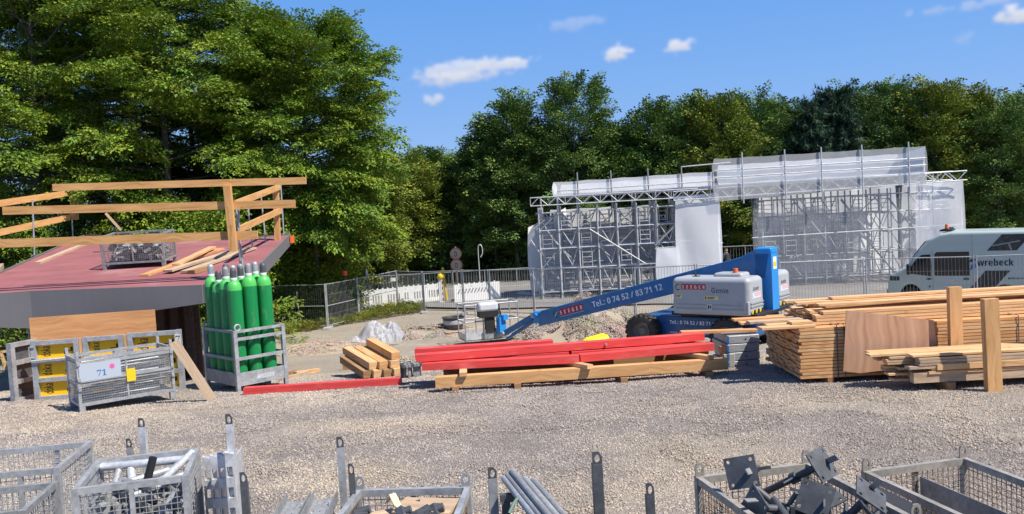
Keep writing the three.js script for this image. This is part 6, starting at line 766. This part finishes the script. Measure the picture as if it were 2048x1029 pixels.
  { const r3 = rng(23), f = []; for (let i = 0; i < 80; i++) f.push(rod(V((r3() - 0.5) * 0.7, 0.3 + 0.68 * r3(), (r3() - 0.5) * 0.66), V((r3() - 0.5) * 0.7, 0.3 + 0.68 * r3(), (r3() - 0.5) * 0.66), 0.026, 7)); const m = mesh('tubes', f, MAT.galvDull); m.position.copy(b.position); m.rotation.y = 0.25; tag(m, 'tangle of short tubes filling the bottom of the tube box', 'tubes', null, 'stuff'); }
  // boxes A
  boxAt(-120, 897, 7.9, 1.34, 0.9, 0.98, 0.16, 'empty mesh box standing behind the other empty one', { mat: MAT.galv, mullions: [0.35], eyes: null }); boxAt(-150, 962, 6.7, 0.98, 0.72, 0.90, 0.18, 'smaller empty mesh box cut by the picture edges', { mat: MAT.galvDull, mullions: [0], eyes: null });
  // stacking frames: a foot bar with one tall post
  const fr = (px, top, D, w, label, m = MAT.galv, lean = 0) => { const p = at(px, top, D), y0 = gy(p.x, p.z), h = p.y - y0, t = thing('stacking_frame', label, 'stacking frame', V(p.x, y0, p.z), 0.1, 'galvanised stacking frames'); mesh('post', [box(w, h - 0.07, w, 0, (h - 0.07) / 2 + 0.03, 0)], m, t); const e = extrude([[-w * 0.5, 0], [w * 0.5, 0], [w * 0.5, 0.07], [w * 0.15, 0.1], [-w * 0.5, 0.1]], 0.008, { holes: [Array.from({ length: 10 }, (_, i) => [w * 0.28 * Math.cos(i * 0.628), 0.055 + 0.028 * Math.sin(i * 0.628)])] }); e.translate(0, h - 0.06, w * 0.3); mesh('top_eye', e, m === MAT.darkSteel ? m : MAT.darkSteel, t); mesh('foot_bar', box(w * 1.2, 0.06, 0.8, 0, 0.03, 0.25), m, t); mesh('gusset', extrude([[0, 0.06], [0.16, 0.06], [0, 0.3]], 0.008).rotateY(-Math.PI / 2), m, t); return t; };
  fr(283, 845, 7.4, 0.055, 'stacking frame post rising behind the tube box', MAT.alu); fr(458, 838, 6.5, 0.052, 'tall stacking frame post beside the white planks', MAT.alu); fr(680, 884, 6.15, 0.052, 'stacking frame post between the steel decks and the scrap box', MAT.galv); fr(984, 945, 5.75, 0.06, 'stacking frame post between the scrap box and the pipes', MAT.galvDull); fr(1193, 915, 5.3, 0.062, 'dark stacking frame post past the pipes', MAT.darkSteel); fr(1299, 978, 5.2, 0.05, 'short dark stacking frame post before the jack box', MAT.darkSteel); fr(702, 938, 5.95, 0.042, 'short dark stacking frame post at the scrap box corner', MAT.darkSteel); fr(487, 955, 6.0, 0.05, 'short dark stacking frame post next to the white planks', MAT.darkSteel); fr(258, 886, 7.3, 0.045, 'small bracket post behind the tube box', MAT.galvDull);
  // aluminium deck planks stacked upright
  for (let i = 0; i < 4; i++) { const p = at(412 + i * 15, 912 - i * 3, 6.9 - i * 0.15), y0 = gy(p.x, p.z), h = p.y - y0, t = thing('alloy_plank', ['first alloy deck plank beside the tube box', 'second alloy deck plank beside the tube box', 'third alloy deck plank with square holes', 'alloy deck plank next to the tall post'][i], 'deck plank', V(p.x, y0, p.z), 0.12, 'alloy deck planks on end'), holes = []; for (let k = 0; k < 5; k++) holes.push([[-0.02, h - 0.2 - k * 0.16], [0.02, h - 0.2 - k * 0.16], [0.02, h - 0.12 - k * 0.16], [-0.02, h - 0.12 - k * 0.16]]); mesh('plate', extrude([[-0.038, 0], [0.038, 0], [0.038, h - 0.02], [-0.03, h]], 0.035, { holes, bevel: 0.003 }), MAT.alu, t); mesh('flange', box(0.012, h * 0.95, 0.3, 0.03, h * 0.475, -0.17), MAT.alu, t); }
  // perforated steel decks
  for (let i = 0; i < 2; i++) { const p = at(604 + i * 54, 1003 - i * 5, 5.95), t = thing('steel_deck', ['perforated steel deck with the plain edge', 'perforated steel deck with bolts next to the post'][i], 'steel deck', V(p.x, gy(p.x, p.z), p.z + 0.45), 0.05, 'perforated steel decks'), y = p.y - gy(p.x, p.z) - 0.0; const hl = []; for (let a = 0; a < 10; a++) for (let b2 = 0; b2 < 3; b2++) { const cx = -0.4 + a * 0.085, cy = -0.045 + b2 * 0.045; hl.push(Array.from({ length: 6 }, (_, k) => [cx + 0.014 * Math.cos(k * 1.047), cy + 0.005 * Math.sin(k * 1.047)])); } const g = extrude([[-0.45, -0.08], [0.45, -0.08], [0.45, 0.08], [-0.45, 0.08]], 0.004, { holes: hl }); g.rotateX(-Math.PI / 2); g.rotateY(Math.PI / 2); g.translate(0, y, 0); mesh('top_plate', g, MAT.galvDull, t); for (const s of [-1, 1]) mesh('side_flange', box(0.005, 0.09, 0.92, s * 0.083, y + 0.02, 0), MAT.galvDull, t); mesh('support', [box(0.15, y - 0.04, 0.06, 0, (y - 0.04) / 2, 0.3), box(0.15, y - 0.04, 0.06, 0, (y - 0.04) / 2, -0.3)], MAT.darkSteel, t); for (const [x, z] of [[0.05, -0.3], [-0.04, -0.1], [0.05, 0.1]]) mesh('bolt', rod(V(x, y, z), V(x, y + 0.03, z), 0.009, 6), MAT.alu, t); }
  // pipes
  for (let i = 0; i < 9; i++) { const row = Math.floor(i / 4), k = i % 4, a = at(1008 + k * 17 + row * 8, 958 + k * 3 - row * 5 - (i === 8 ? 4 : 0), 5.9), u = V(0.26, -0.04, 0.96).normalize(), e2 = a.clone().addScaledVector(u, 1.4), t = thing('long_pipe', ['grey pipe at the outer side of the bundle', 'grey pipe, second in the lower row of the bundle', 'grey pipe, third in the lower row of the bundle', 'grey pipe at the inner side of the lower row', 'grey pipe, first of the upper row', 'grey pipe, second of the upper row', 'grey pipe, third of the upper row', 'grey pipe, last of the upper row', 'pipe lying on top of the bundle'][i], 'pipe', a, 0, 'bundle of long pipes'); a.y -= 0; mesh('tube', rod(V(0, 0, 0), e2.clone().sub(a), 0.0235, 12), i % 3 ? MAT.galvDull : MAT.galv, t); mesh('bore', rod(u.clone().multiplyScalar(-0.004), u.clone().multiplyScalar(0.001), 0.017, 10), MAT.black, t); }
  { const a = at(1040, 990, 5.6), g0 = gy(a.x, a.z); tag(mesh('pipe_trestle', [box(0.34, 0.05, 0.05, a.x + 0.03, a.y - 0.05, a.z - 0.1), box(0.06, a.y - g0 - 0.05, 0.06, a.x - 0.1, (a.y + g0) / 2 - 0.05, a.z - 0.1), box(0.06, a.y - g0 - 0.05, 0.06, a.x + 0.16, (a.y + g0) / 2 - 0.05, a.z - 0.1)], MAT.darkSteel), 'dark steel trestle carrying the pipe bundle', 'trestle'); const q = [at(1018, 1029, 5.35), at(1030, 1004, 5.45), at(1050, 985, 5.6), at(1058, 975, 5.75)]; tag(mesh('tie', tubePath(q, 0.012, 6, 12), std([0.12, 0.2, 0.16], 0.7)), 'dark green rope tied round the pipe bundle', 'rope'); }
  { const a = at(10, 1020, 6.2); const g = new THREE.TorusGeometry(0.045, 0.018, 8, 18, 3.6); g.translate(a.x, a.y, a.z); }
  // the stacked site cabins behind the viewer that shade the near corner of the yard
  for (let k = 0; k < 2; k++) { const t = thing('site_cabin', ['lower site cabin outside the picture beside the viewer', 'upper site cabin outside the picture beside the viewer'][k], 'site cabin', V(5.9, gy(5.9, -1.2) + k * 2.62, -1.6), -0.15, 'stacked site cabins'); mesh('wall_shell', rbox(6.0, 2.6, 2.4, 0.04, 0, 1.3, 0, 1), std([0.55, 0.55, 0.53], 0.6), t); for (let i = 0; i < 2; i++) { const w = mesh('window', box(1.2, 1.0, 0.03, -1.4 + i * 2.8, 1.5, -1.215), MAT.glass, t); mesh('window_frame', [box(1.3, 0.06, 0.05, -1.4 + i * 2.8, 2.03, -1.22), box(1.3, 0.06, 0.05, -1.4 + i * 2.8, 0.97, -1.22)], MAT.white, w); } mesh('roof_rim', box(6.04, 0.1, 2.44, 0, 2.57, 0), MAT.greyPlastic, t); }
}
renderer.render(scene, camera);
